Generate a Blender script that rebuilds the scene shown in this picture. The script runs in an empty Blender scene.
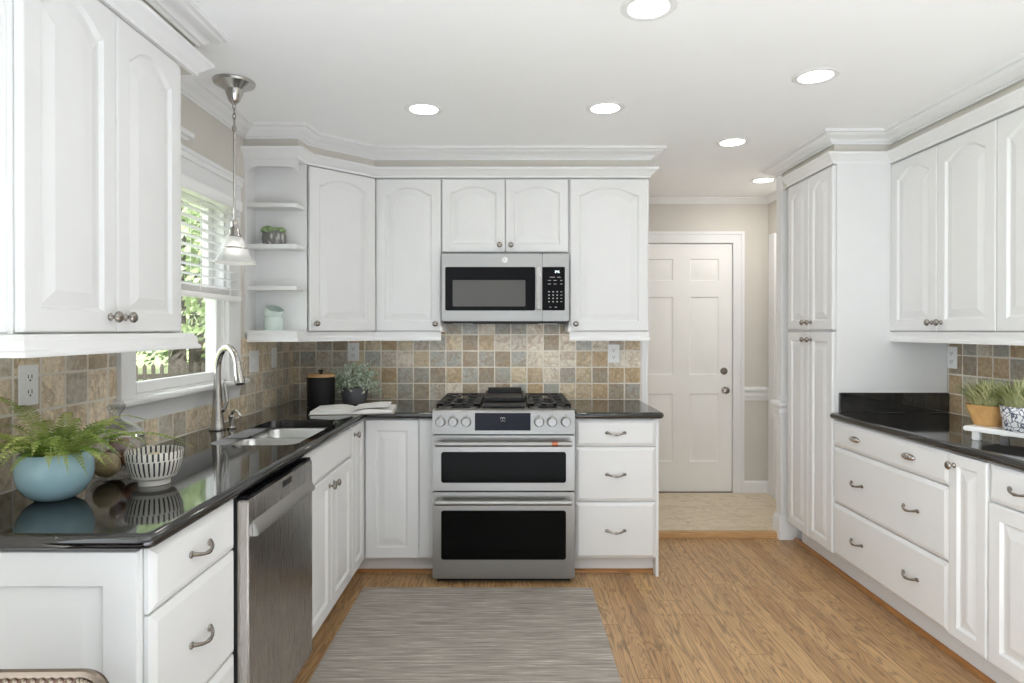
import bpy, bmesh, math, random
from math import pi, sin, cos, radians as R
from mathutils import Vector, Matrix
S = bpy.context.scene
COL = S.collection
rnd = random.Random(7)

def lin(c):
    c /= 255.0
    return c / 12.92 if c <= .04045 else ((c + .055) / 1.055) ** 2.4
def rgb(r, g, b): return (lin(r), lin(g), lin(b), 1)

# ------------------------------------------------------------------ camera
cam_d = bpy.data.cameras.new('camera'); cam = bpy.data.objects.new('camera', cam_d); COL.objects.link(cam)
cam.location = (0, 0, 1.363); cam.rotation_euler = (R(90) - .0041, 0, 0)
cam_d.sensor_width = 36; cam_d.lens = 629 / 1024 * 36; cam_d.shift_x = .0009; cam_d.shift_y = -.0086
cam_d.clip_start = .02; cam_d.clip_end = 200
S.camera = cam
# ------------------------------------------------------------------ view, world, sun
S.view_settings.view_transform = 'Standard'; S.view_settings.look = 'None'
S.view_settings.gamma = 1; S.view_settings.use_curve_mapping = False
S.view_settings.exposure = -.14
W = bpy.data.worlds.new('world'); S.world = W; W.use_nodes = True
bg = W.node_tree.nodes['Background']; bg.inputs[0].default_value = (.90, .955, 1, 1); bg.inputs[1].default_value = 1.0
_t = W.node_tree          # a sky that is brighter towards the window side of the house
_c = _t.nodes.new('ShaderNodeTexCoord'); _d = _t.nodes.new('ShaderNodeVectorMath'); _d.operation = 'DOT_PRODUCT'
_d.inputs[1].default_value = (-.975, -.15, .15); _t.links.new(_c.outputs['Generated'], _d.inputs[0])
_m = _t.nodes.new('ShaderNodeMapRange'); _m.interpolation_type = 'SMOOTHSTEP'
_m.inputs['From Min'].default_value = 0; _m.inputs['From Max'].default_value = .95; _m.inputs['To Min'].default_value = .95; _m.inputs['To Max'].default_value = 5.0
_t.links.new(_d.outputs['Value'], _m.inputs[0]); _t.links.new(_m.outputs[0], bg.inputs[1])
sd = bpy.data.lights.new('sun', 'SUN'); sd.energy = 17.0; sd.angle = R(3); sd.color = (.97, .985, 1)
sun = bpy.data.objects.new('sun', sd); COL.objects.link(sun); sun.location = (3, -12, 12)
sun.rotation_euler = Vector((-.65, 1.0, -1.0)).to_track_quat('-Z', 'Y').to_euler()
# unseen shell left open behind the camera to admit daylight: a portal at that opening
pd = bpy.data.lights.new('rear_opening_portal', 'AREA'); pd.shape = 'RECTANGLE'; pd.size = 3.8; pd.size_y = 2.44
portal = bpy.data.objects.new('rear_opening_portal', pd); COL.objects.link(portal)
portal.location = (.49, -1.5, 1.22); portal.rotation_euler = (R(90), 0, 0); pd.cycles.is_portal = True
pd2 = bpy.data.lights.new('side_opening_portal', 'AREA'); pd2.shape = 'RECTANGLE'; pd2.size = 1.2; pd2.size_y = 2.44  # unseen right wall stops short here, a gap added for more daylight
po2 = bpy.data.objects.new('side_opening_portal', pd2); COL.objects.link(po2)
po2.location = (2.44, -.9, 1.22); po2.rotation_euler = (R(90), 0, R(90)); pd2.cycles.is_portal = True
pd3 = bpy.data.lights.new('window_portal', 'AREA'); pd3.shape = 'RECTANGLE'; pd3.size = .775; pd3.size_y = .9
po3 = bpy.data.objects.new('window_portal', pd3); COL.objects.link(po3)
po3.location = (-1.52, 2.73, 1.56); po3.rotation_euler = (R(90), 0, R(-90)); pd3.cycles.is_portal = True
pd4 = bpy.data.lights.new('left_opening_portal', 'AREA'); pd4.shape = 'RECTANGLE'; pd4.size = 1.75; pd4.size_y = 2.44  # gap added in the unseen left wall to light the right cabinets
po4 = bpy.data.objects.new('left_opening_portal', pd4); COL.objects.link(po4)
po4.location = (-1.47, -.625, 1.22); po4.rotation_euler = (R(90), 0, R(-90)); pd4.cycles.is_portal = True
S.cycles.use_denoising = True
S.cycles.max_bounces = 10; S.cycles.diffuse_bounces = 6; S.cycles.transparent_max_bounces = 16
DOWNLIGHT_W = .75
for k_, (lx, ly, lw_) in enumerate(((.46, .9, 2.0), (.45, -.3, 3.0))):   # unseen fill lamps added over the camera, without fixtures
    ad = bpy.data.lights.new('added_ceiling_fill', 'AREA'); ad.shape = 'DISK'; ad.size = .13; ad.energy = lw_; ad.color = (1, .97, .93)
    ao = bpy.data.objects.new('added_ceiling_fill', ad); COL.objects.link(ao); ao.location = (lx, ly, 2.43)

# ------------------------------------------------------------------ materials
def newmat(name):
    m = bpy.data.materials.new(name); m.use_nodes = True
    return m, m.node_tree, m.node_tree.nodes['Principled BSDF']
def N(t, typ, **kw):
    n = t.nodes.new(typ)
    for k, v in kw.items():
        if k.startswith('i_'): n.inputs[int(k[2:])].default_value = v
        else: setattr(n, k, v)
    return n
def mathn(t, op, a, b=None, c=None):
    n = t.nodes.new('ShaderNodeMath'); n.operation = op
    for i, x in enumerate((a, b, c)):
        if x is None: continue
        if isinstance(x, (int, float)): n.inputs[i].default_value = x
        else: t.links.new(x, n.inputs[i])
    return n.outputs[0]
def ramp(t, fac, stops, interp='LINEAR'):
    n = t.nodes.new('ShaderNodeValToRGB'); cr = n.color_ramp; cr.interpolation = interp
    while len(cr.elements) < len(stops): cr.elements.new(.5)
    for e, (p, c) in zip(cr.elements, stops): e.position = p; e.color = c
    t.links.new(fac, n.inputs[0]); return n.outputs[0]
def mix(t, fac, a, b, mode='MIX'):
    n = t.nodes.new('ShaderNodeMix'); n.data_type = 'RGBA'; n.blend_type = mode
    for s, x in ((n.inputs[0], fac), (n.inputs[6], a), (n.inputs[7], b)):
        if isinstance(x, (int, float)): s.default_value = x
        elif isinstance(x, tuple): s.default_value = x
        else: t.links.new(x, s)
    return n.outputs[2]
def noise(t, scale, detail=3, rough=.5, vec=None, dist=0):
    n = N(t, 'ShaderNodeTexNoise'); n.inputs['Scale'].default_value = scale; n.inputs['Detail'].default_value = detail
    n.inputs['Roughness'].default_value = rough; n.inputs['Distortion'].default_value = dist
    if vec is not None: t.links.new(vec, n.inputs['Vector'])
    return n.outputs[0]
def objco(t, scale=(1, 1, 1)):
    c = N(t, 'ShaderNodeTexCoord'); m = N(t, 'ShaderNodeMapping'); m.inputs['Scale'].default_value = scale
    t.links.new(c.outputs['Object'], m.inputs[0]); return m.outputs[0]
def bump(t, b, h, strength=.3, dist=.002):
    n = N(t, 'ShaderNodeBump'); n.inputs['Strength'].default_value = strength; n.inputs['Distance'].default_value = dist
    t.links.new(h, n.inputs['Height']); t.links.new(n.outputs[0], b.inputs['Normal'])
def plain(name, c, rough=.5, metal=0, vary=.04, vs=6, spec=.5, coat=0, bmp=0, bs=60, trans=0, ior=None):
    m, t, b = newmat(name)
    co = objco(t)
    f = noise(t, vs, 3, .5, co)
    lo = tuple(x * (1 - vary) for x in c[:3]) + (1,); hi = tuple(min(1, x * (1 + vary)) for x in c[:3]) + (1,)
    t.links.new(ramp(t, f, [(.3, lo), (.7, hi)]), b.inputs['Base Color'])
    b.inputs['Roughness'].default_value = rough; b.inputs['Metallic'].default_value = metal
    b.inputs['Specular IOR Level'].default_value = spec; b.inputs['Coat Weight'].default_value = coat
    b.inputs['Transmission Weight'].default_value = trans
    if ior: b.inputs['IOR'].default_value = ior
    if bmp: bump(t, b, noise(t, bs, 3, .6, co), bmp, .002)
    return m
def emit(name, c, s):
    m, t, b = newmat(name)
    b.inputs['Base Color'].default_value = c; b.inputs['Emission Color'].default_value = c; b.inputs['Emission Strength'].default_value = s
    return m
def steel(name, c=(.40, .395, .385), rough=.36, axis=(1, 1, 90)):
    m, t, b = newmat(name)
    f = noise(t, 8, 4, .6, objco(t, axis))
    t.links.new(ramp(t, f, [(.25, tuple(x * .96 for x in c) + (1,)), (.75, tuple(x * 1.03 for x in c) + (1,))]), b.inputs['Base Color'])
    b.inputs['Metallic'].default_value = 1
    t.links.new(mathn(t, 'MULTIPLY_ADD', f, .12, rough - .06), b.inputs['Roughness'])
    return m
def tiles(name, axis, off, stops, pitch=.105):
    m, t, b = newmat(name)
    g = N(t, 'ShaderNodeNewGeometry'); s = N(t, 'ShaderNodeSeparateXYZ'); t.links.new(g.outputs['Position'], s.inputs[0])
    u = mathn(t, 'MULTIPLY', mathn(t, 'SUBTRACT', s.outputs[axis], off), 1 / pitch)
    v = mathn(t, 'MULTIPLY', mathn(t, 'SUBTRACT', s.outputs[2], .914), 1 / pitch)
    wob = noise(t, 14, 3, .6, g.outputs['Position'])
    wob = mathn(t, 'MULTIPLY', mathn(t, 'SUBTRACT', wob, .5), .07)
    fu, fv = mathn(t, 'FLOOR', u), mathn(t, 'FLOOR', v)
    ru, rv = mathn(t, 'FRACT', u), mathn(t, 'FRACT', v)
    du = mathn(t, 'MINIMUM', ru, mathn(t, 'SUBTRACT', 1, ru)); dv = mathn(t, 'MINIMUM', rv, mathn(t, 'SUBTRACT', 1, rv))
    d = mathn(t, 'ADD', mathn(t, 'MINIMUM', du, dv), wob)
    face = N(t, 'ShaderNodeMapRange'); face.interpolation_type = 'SMOOTHSTEP'
    face.inputs['From Min'].default_value = .025; face.inputs['From Max'].default_value = .055; t.links.new(d, face.inputs[0])
    face = face.outputs[0]
    cv = N(t, 'ShaderNodeCombineXYZ'); t.links.new(fu, cv.inputs[0]); t.links.new(fv, cv.inputs[1]); cv.inputs[2].default_value = off + axis
    wn = N(t, 'ShaderNodeTexWhiteNoise', noise_dimensions='3D'); t.links.new(cv.outputs[0], wn.inputs['Vector'])
    n = len(stops)
    base = ramp(t, wn.outputs['Value'], [(i / n, c) for i, c in enumerate(stops)], 'CONSTANT')
    va = N(t, 'ShaderNodeVectorMath', operation='MULTIPLY_ADD'); va.inputs[1].default_value = (9, 9, 9)
    t.links.new(wn.outputs['Color'], va.inputs[0]); t.links.new(g.outputs['Position'], va.inputs[2])
    n1 = noise(t, 15, 5, .65, va.outputs[0], .7); n2 = noise(t, 55, 4, .6, va.outputs[0], .6)
    c1 = mix(t, ramp(t, n1, [(.35, (0, 0, 0, 1)), (.7, (1, 1, 1, 1))]), base, mix(t, .30, base, rgb(196, 168, 128)))
    c2 = mix(t, .8, c1, ramp(t, n2, [(.25, (.62, .62, .62, 1)), (.75, (1.38, 1.38, 1.38, 1))]), 'MULTIPLY')
    n3 = noise(t, 6, 5, .6, va.outputs[0], 1.0)
    c2 = mix(t, ramp(t, n3, [(.44, (0, 0, 0, 1)), (.5, (.75, .75, .75, 1)), (.54, (0, 0, 0, 1)), (.66, (0, 0, 0, 1)), (.8, (.5, .5, .5, 1))]), c2, mix(t, .55, c2, rgb(150, 112, 72)))
    t.links.new(mix(t, face, rgb(232, 225, 212), c2), b.inputs['Base Color'])
    b.inputs['Roughness'].default_value = .42
    h = mathn(t, 'ADD', face, mathn(t, 'MULTIPLY', n1, .35)); bump(t, b, h, .55, .004)
    return m
def granite():
    m, t, b = newmat('black_granite')
    co = objco(t)
    v = N(t, 'ShaderNodeTexVoronoi'); v.inputs['Scale'].default_value = 210; t.links.new(co, v.inputs[0])
    k = ramp(t, v.outputs['Color'], [(.0, (.006, .006, .006, 1)), (.66, (.012, .012, .012, 1)), (.9, (.035, .034, .032, 1)), (1, (.13, .12, .11, 1))])
    f = noise(t, 40, 4, .6, co)
    t.links.new(mix(t, ramp(t, f, [(.4, (0, 0, 0, 1)), (.62, (1, 1, 1, 1))]), rgb(14, 13, 13), k), b.inputs['Base Color'])
    b.inputs['Roughness'].default_value = .06; b.inputs['IOR'].default_value = 1.82
    bump(t, b, noise(t, 6, 2, .5, co), .03, .002)
    return m
def oak(name='oak_floor', width=.083):
    m, t, b = newmat(name)
    g = N(t, 'ShaderNodeNewGeometry'); s = N(t, 'ShaderNodeSeparateXYZ'); t.links.new(g.outputs['Position'], s.inputs[0])
    u = mathn(t, 'DIVIDE', s.outputs[0], width); fu = mathn(t, 'FLOOR', u); ru = mathn(t, 'FRACT', u)
    w1 = N(t, 'ShaderNodeTexWhiteNoise', noise_dimensions='1D'); t.links.new(fu, w1.inputs['W'])
    y = mathn(t, 'DIVIDE', mathn(t, 'MULTIPLY_ADD', w1.outputs['Value'], 7.3, s.outputs[1]), 1.15)
    fy = mathn(t, 'FLOOR', y); ry = mathn(t, 'FRACT', y)
    cv = N(t, 'ShaderNodeCombineXYZ'); t.links.new(fu, cv.inputs[0]); t.links.new(fy, cv.inputs[1])
    wn = N(t, 'ShaderNodeTexWhiteNoise', noise_dimensions='3D'); t.links.new(cv.outputs[0], wn.inputs['Vector'])
    base = ramp(t, wn.outputs['Value'], [(0, rgb(176, 136, 92)), (.3, rgb(190, 152, 108)), (.55, rgb(198, 160, 114)), (.8, rgb(184, 148, 106)), (1, rgb(206, 166, 112))])
    va = N(t, 'ShaderNodeVectorMath', operation='MULTIPLY_ADD'); va.inputs[1].default_value = (5, 5, 5)
    t.links.new(wn.outputs['Color'], va.inputs[0]); t.links.new(g.outputs['Position'], va.inputs[2])
    mp = N(t, 'ShaderNodeMapping'); mp.inputs['Scale'].default_value = (9, .8, 9); t.links.new(va.outputs[0], mp.inputs[0])
    field = noise(t, 1.6, 2, .5, mp.outputs[0], .3)
    rings = mathn(t, 'FRACT', mathn(t, 'MULTIPLY', field, 17))
    grain = ramp(t, rings, [(0, (.45, .43, .40, 1)), (.28, (.98, .98, .98, 1)), (.8, (1.08, 1.08, 1.08, 1)), (1, (.5, .48, .45, 1))])
    mp2 = N(t, 'ShaderNodeMapping'); mp2.inputs['Scale'].default_value = (95, 3, 95); t.links.new(va.outputs[0], mp2.inputs[0])
    fine = noise(t, 1, 4, .7, mp2.outputs[0])
    c = mix(t, .8, base, grain, 'MULTIPLY')
    c = mix(t, .55, c, ramp(t, fine, [(.34, (.46, .44, .41, 1)), (.56, (1.12, 1.12, 1.12, 1))]), 'MULTIPLY')
    du = mathn(t, 'MINIMUM', ru, mathn(t, 'SUBTRACT', 1, ru)); dy = mathn(t, 'MULTIPLY', mathn(t, 'MINIMUM', ry, mathn(t, 'SUBTRACT', 1, ry)), 14)
    e = mathn(t, 'MINIMUM', du, dy)
    c = mix(t, ramp(t, e, [(.0, (1, 1, 1, 1)), (.026, (0, 0, 0, 1))]), c, rgb(92, 60, 34))
    t.links.new(c, b.inputs['Base Color'])
    t.links.new(mathn(t, 'MULTIPLY_ADD', fine, .15, .27), b.inputs['Roughness'])
    bump(t, b, mathn(t, 'MULTIPLY', fine, 1.0), .12, .001)
    return m
def wood(name, c1, c2, rough=.45, sc=(3, 3, 30)):
    m, t, b = newmat(name)
    f = noise(t, 2.5, 5, .6, objco(t, sc), .8)
    t.links.new(ramp(t, f, [(.3, c1), (.7, c2)]), b.inputs['Base Color']); b.inputs['Roughness'].default_value = rough
    return m
def marble_tile():
    m, t, b = newmat('hall_travertine')
    g = N(t, 'ShaderNodeNewGeometry')
    mp = N(t, 'ShaderNodeMapping'); mp.inputs['Scale'].default_value = (2, 5, 2); mp.inputs['Rotation'].default_value = (0, 0, .5); t.links.new(g.outputs['Position'], mp.inputs[0])
    f = noise(t, 1.6, 6, .62, mp.outputs[0], 2.2)
    c = ramp(t, f, [(.3, rgb(216, 199, 170)), (.48, rgb(230, 215, 190)), (.56, rgb(206, 188, 158)), (.64, rgb(232, 217, 194)), (.8, rgb(222, 205, 178))])
    s = N(t, 'ShaderNodeSeparateXYZ'); t.links.new(g.outputs['Position'], s.inputs[0])
    gu = mathn(t, 'FRACT', mathn(t, 'MULTIPLY', mathn(t, 'ADD', s.outputs[0], mathn(t, 'MULTIPLY', s.outputs[1], .35)), 2.2))
    gv = mathn(t, 'FRACT', mathn(t, 'MULTIPLY', mathn(t, 'SUBTRACT', s.outputs[1], mathn(t, 'MULTIPLY', s.outputs[0], .35)), 2.2))
    k = ramp(t, mathn(t, 'MINIMUM', gu, gv), [(0, (1, 1, 1, 1)), (.012, (0, 0, 0, 1))])
    t.links.new(mix(t, k, c, rgb(176, 160, 134)), b.inputs['Base Color']); b.inputs['Roughness'].default_value = .32
    return m
def rugmat():
    m, t, b = newmat('rug_weave')
    g = N(t, 'ShaderNodeNewGeometry')
    def n(sc, d=2):
        mp = N(t, 'ShaderNodeMapping'); mp.inputs['Scale'].default_value = sc; t.links.new(g.outputs['Position'], mp.inputs[0])
        return noise(t, 1, d, .6, mp.outputs[0])
    a = n((4, 80, 1), 3); bb = n((9, 240, 1)); cc = n((220, 220, 1))
    f = mathn(t, 'ADD', mathn(t, 'MULTIPLY', a, .6), mathn(t, 'MULTIPLY', bb, .4))
    c = ramp(t, f, [(.3, rgb(128, 121, 114)), (.44, rgb(160, 152, 144)), (.55, rgb(180, 172, 163)), (.68, rgb(222, 214, 205))])
    c = mix(t, .5, c, ramp(t, cc, [(.3, (.7, .7, .7, 1)), (.7, (1.2, 1.2, 1.2, 1))]), 'MULTIPLY')
    t.links.new(c, b.inputs['Base Color']); b.inputs['Roughness'].default_value = .95; b.inputs['Specular IOR Level'].default_value = .1
    bump(t, b, mathn(t, 'ADD', bb, cc), .8, .004)
    return m
def clear_glass(name, tint=(1, 1, 1, 1), refl=.09, edge=.14):
    m = bpy.data.materials.new(name); m.use_nodes = True; t = m.node_tree; t.nodes.clear()
    o = N(t, 'ShaderNodeOutputMaterial'); mx = N(t, 'ShaderNodeMixShader'); tr = N(t, 'ShaderNodeBsdfTransparent'); gl = N(t, 'ShaderNodeBsdfGlossy')
    tr.inputs[0].default_value = tint; gl.inputs[1].default_value = .02
    lw = N(t, 'ShaderNodeLayerWeight'); lw.inputs[0].default_value = .35
    f = mathn(t, 'MULTIPLY_ADD', lw.outputs['Facing'], edge, refl * .3)
    t.links.new(f, mx.inputs[0]); t.links.new(tr.outputs[0], mx.inputs[1]); t.links.new(gl.outputs[0], mx.inputs[2]); t.links.new(mx.outputs[0], o.inputs[0])
    return m
def leafmat(name, c1, c2, trans=.35, sc=30):
    m, t, b = newmat(name)
    f = noise(t, sc, 2, .5, objco(t)); col = ramp(t, f, [(.35, c1), (.65, c2)])
    t.links.new(col, b.inputs['Base Color']); b.inputs['Roughness'].default_value = .5
    tl = N(t, 'ShaderNodeBsdfTranslucent'); t.links.new(col, tl.inputs[0])
    mx = N(t, 'ShaderNodeMixShader'); mx.inputs[0].default_value = trans
    o = [n for n in t.nodes if n.type == 'OUTPUT_MATERIAL'][0]
    t.links.new(b.outputs[0], mx.inputs[1]); t.links.new(tl.outputs[0], mx.inputs[2]); t.links.new(mx.outputs[0], o.inputs[0])
    return m
M = {}
M['cab'] = plain('white_cabinet_paint', (.785, .785, .785, 1), .38, vary=.01)
M['trim'] = plain('white_trim_paint', (.83, .83, .83, 1), .42, vary=.01)
M['ceil'] = plain('white_ceiling_paint', (.95, .95, .95, 1), .9, vary=.01)
M['wall'] = plain('greige_wall_paint', rgb(212, 207, 199), .85, vary=.015, bmp=.05, bs=120)
M['hdoor'] = plain('white_door_paint', (.90, .89, .87, 1), .45, vary=.01)
M['granite'] = granite()
M['oak'] = oak()
M['oaktrim'] = wood('oak_trim', rgb(190, 148, 100), rgb(212, 172, 124), .4)
M['shoe'] = wood('oak_shoe_moulding', rgb(150, 100, 54), rgb(182, 128, 74), .4)
M['travertine'] = marble_tile()
slate = [rgb(196, 184, 164), rgb(168, 166, 156), rgb(202, 196, 182), rgb(160, 164, 160), rgb(190, 166, 132), rgb(214, 206, 190), rgb(176, 176, 168), rgb(202, 188, 160), rgb(156, 146, 130), rgb(166, 168, 164)]
warm = [rgb(236, 222, 198), rgb(226, 214, 194), rgb(208, 200, 184), rgb(240, 226, 202), rgb(196, 192, 180), rgb(232, 218, 192), rgb(222, 206, 178), rgb(204, 200, 186), rgb(190, 176, 152)]
back = [rgb(208, 202, 190), rgb(178, 180, 174), rgb(202, 186, 158), rgb(222, 214, 200), rgb(164, 154, 138), rgb(194, 190, 180), rgb(216, 204, 178), rgb(168, 170, 164), rgb(192, 170, 136), rgb(228, 220, 206), rgb(184, 188, 184)]
M['tileL'] = tiles('slate_tile_left', 1, 1.880, warm)
M['tileB'] = tiles('slate_tile_back', 0, .5236, back)
M['tileR'] = tiles('slate_tile_right', 1, 3.012, slate)
M['rug'] = rugmat()
M['carpet'] = plain('bounce_carpet', (.73, .755, .79, 1), .95, vary=.06, vs=60, bmp=.4, bs=300)
M['steel'] = steel('brushed_stainless')
M['steelV'] = steel('brushed_stainless_dark', (.52, .49, .46), .27, (90, 90, 1))
M['sinksteel'] = steel('sink_stainless', (.66, .66, .65), .3, (30, 30, 30))
M['chrome'] = plain('brushed_nickel', (.50, .48, .455, 1), .2, 1)
M['pewter'] = plain('antique_pewter', (.36, .33, .30, 1), .27, 1, vary=.12, vs=40)
M['copper'] = plain('copper_band', rgb(176, 110, 84), .3, 1)
M['blackglass'] = plain('black_glass', (.008, .008, .009, 1), .06, vary=0, spec=.10)
M['ovenglass'] = plain('oven_window_glass', (.006, .006, .006, 1), .09, vary=0, spec=.05)
M['mesh'] = plain('microwave_window_mesh', (.10, .095, .088, 1), .12, vary=.03)
M['iron'] = plain('cast_iron', (.022, .022, .023, 1), .55, bmp=.2, bs=200)
M['enamel'] = plain('black_enamel', (.018, .018, .02, 1), .3)
M['display'] = plain('display_glass', (.014, .015, .026, 1), .1, spec=.25)
M['grey'] = plain('grey_print', (.55, .55, .55, 1), .5)
M['digit'] = emit('display_digits', (.85, .95, 1, 1), 1.6)
M['rubber'] = plain('black_rubber', (.015, .015, .015, 1), .6)
M['plate'] = plain('white_plastic', (.90, .90, .89, 1), .3, vary=.005)
M['slat'] = leafmat('white_blind_slat', (.86, .86, .86, 1), (.9, .9, .9, 1), .6, 5)
M['slot'] = plain('dark_slot', (.05, .05, .05, 1), .5)
M['lamp'] = emit('lamp_diffuser', (1, .985, .96, 1), 9)
M['ring'] = plain('lamp_trim_ring', (.82, .82, .81, 1), .4)
M['milk'] = plain('white_milk_glass', (.85, .85, .84, 1), .25, vary=0, trans=.25)
M['bulb'] = emit('pendant_bulb_glass', (1, .95, .88, 1), 14)
M['glass'] = clear_glass('window_glass')
M['jar'] = clear_glass('clear_jar_glass', (.985, .99, .99, 1), .16, .42)
M['jarlid'] = clear_glass('clear_lid_glass', (.96, .97, .97, 1), .35, .85)
M['blueglaze'] = plain('pale_blue_glaze', rgb(156, 190, 202), .12, vary=.05, vs=9, coat=.5)
M['soil'] = plain('potting_soil', rgb(52, 40, 30), .95, bmp=.6, bs=90)
M['fern'] = leafmat('fern_green', rgb(124, 152, 62), rgb(200, 206, 128), .4, 9)
M['grass'] = leafmat('planter_grass', rgb(140, 150, 92), rgb(228, 226, 180), .3, 9)
M['euc'] = leafmat('eucalyptus_leaf', rgb(176, 192, 170), rgb(236, 240, 230), .4, 60)
M['succ'] = leafmat('succulent_green', rgb(120, 150, 104), rgb(180, 200, 150), .2, 40)
M['tree1'] = leafmat('tree_leaf_light', rgb(134, 158, 104), rgb(204, 216, 176), .45, 1.5)
M['tree2'] = leafmat('tree_leaf_mid', rgb(96, 122, 78), rgb(164, 184, 136), .4, 1.5)
M['bark'] = plain('tree_bark', rgb(72, 66, 60), .9, vary=.25, vs=14, bmp=.8, bs=30)
M['lawn'] = plain('lawn_grass', rgb(150, 160, 112), .95, vary=.3, vs=2, bmp=.5, bs=40)
M['fence'] = wood('weathered_fence', rgb(44, 40, 34), rgb(66, 60, 50), .8)
M['ballL'] = wood('light_wood_ball', rgb(172, 146, 104), rgb(206, 182, 140), .6, (9, 9, 30))
M['ballD'] = wood('dark_wicker_ball', rgb(104, 70, 54), rgb(160, 114, 90), .7, (40, 40, 60))
M['ballR'] = wood('reddish_wood_ball', rgb(140, 88, 64), rgb(184, 124, 94), .55, (12, 12, 40))
M['cream'] = plain('cream_stone', rgb(206, 190, 160), .6, vary=.15, vs=20)
M['pot'] = plain('grey_ceramic', rgb(104, 104, 108), .5, bmp=.2, bs=80)
M['canister'] = plain('matte_black_ceramic', (.006, .006, .007, 1), .5, spec=.2)
M['lidwood'] = wood('lid_wood', rgb(166, 128, 86), rgb(198, 162, 118), .5, (4, 30, 4))
M['page'] = plain('book_paper', (.80, .79, .77, 1), .8, vary=.03, vs=30)
M['cover'] = plain('book_cover', rgb(196, 190, 182), .5)
M['teal'] = plain('pale_teal_glass', rgb(210, 224, 219), .15, vary=.05, coat=.3)
M['planterwood'] = wood('planter_wood', rgb(176, 132, 78), rgb(208, 166, 108), .5, (4, 12, 4))
M['leather'] = plain('brown_leather', rgb(84, 54, 40), .4, vary=.2, vs=12, bmp=.25, bs=140)
M['leg'] = wood('dark_chair_wood', rgb(48, 32, 24), rgb(74, 50, 36), .4)
M['brass'] = plain('antique_nail', rgb(128, 116, 104), .3, 1)
M['black'] = plain('matte_black', (.01, .01, .01, 1), .6)
def striped(name, white, dark, freq):
    m, t, b = newmat(name)
    c = N(t, 'ShaderNodeTexCoord'); s = N(t, 'ShaderNodeSeparateXYZ'); t.links.new(c.outputs['Object'], s.inputs[0])
    a = mathn(t, 'ARCTAN2', s.outputs[1], s.outputs[0])
    row = mathn(t, 'FLOOR', mathn(t, 'DIVIDE', mathn(t, 'SUBTRACT', s.outputs[2], .030), .045))
    sh = mathn(t, 'MULTIPLY_ADD', row, 1.3, mathn(t, 'MULTIPLY', s.outputs[2], 3))
    w = mathn(t, 'SINE', mathn(t, 'ADD', mathn(t, 'MULTIPLY', a, freq), sh))
    w = mathn(t, 'ADD', w, mathn(t, 'MULTIPLY', mathn(t, 'SUBTRACT', noise(t, 30, 2, .5, c.outputs['Object']), .5), .8))
    fr = mathn(t, 'FRACT', mathn(t, 'DIVIDE', mathn(t, 'SUBTRACT', s.outputs[2], .030), .045))
    k = mathn(t, 'MULTIPLY', mathn(t, 'GREATER_THAN', w, .38), mathn(t, 'LESS_THAN', fr, .93))
    k = mathn(t, 'MULTIPLY', k, mathn(t, 'GREATER_THAN', s.outputs[2], .030))
    t.links.new(mix(t, k, white, dark), b.inputs['Base Color']); b.inputs['Roughness'].default_value = .3
    return m
M['stripe'] = striped('brushstroke_bowl_glaze', rgb(216, 212, 204), rgb(44, 44, 48), 34)
def floral():
    m, t, b = newmat('blue_floral_glaze')
    co = objco(t)
    v = N(t, 'ShaderNodeTexVoronoi', feature='DISTANCE_TO_EDGE'); v.inputs['Scale'].default_value = 52
    va = N(t, 'ShaderNodeVectorMath', operation='MULTIPLY_ADD'); va.inputs[1].default_value = (.03, .03, .03)
    nn = N(t, 'ShaderNodeTexNoise'); nn.inputs['Scale'].default_value = 30; t.links.new(co, nn.inputs[0])
    t.links.new(nn.outputs['Color'], va.inputs[0]); t.links.new(co, va.inputs[2]); t.links.new(va.outputs[0], v.inputs[0])
    f = noise(t, 26, 3, .6, co)
    k = mathn(t, 'MAXIMUM', mathn(t, 'LESS_THAN', v.outputs['Distance'], .07), mathn(t, 'GREATER_THAN', f, .64))
    t.links.new(mix(t, k, rgb(222, 222, 224), rgb(98, 102, 116)), b.inputs['Base Color']); b.inputs['Roughness'].default_value = .2
    return m
M['floral'] = floral()
def pebble():
    m, t, b = newmat('grey_scallop_pot')
    v = N(t, 'ShaderNodeTexVoronoi'); v.inputs['Scale'].default_value = 34; t.links.new(objco(t, (1.6, 1.6, .6)), v.inputs[0])
    t.links.new(ramp(t, v.outputs['Distance'], [(.2, rgb(206, 204, 200)), (.5, rgb(118, 116, 116))]), b.inputs['Base Color']); b.inputs['Roughness'].default_value = .6
    return m
M['pebble'] = pebble()

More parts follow.
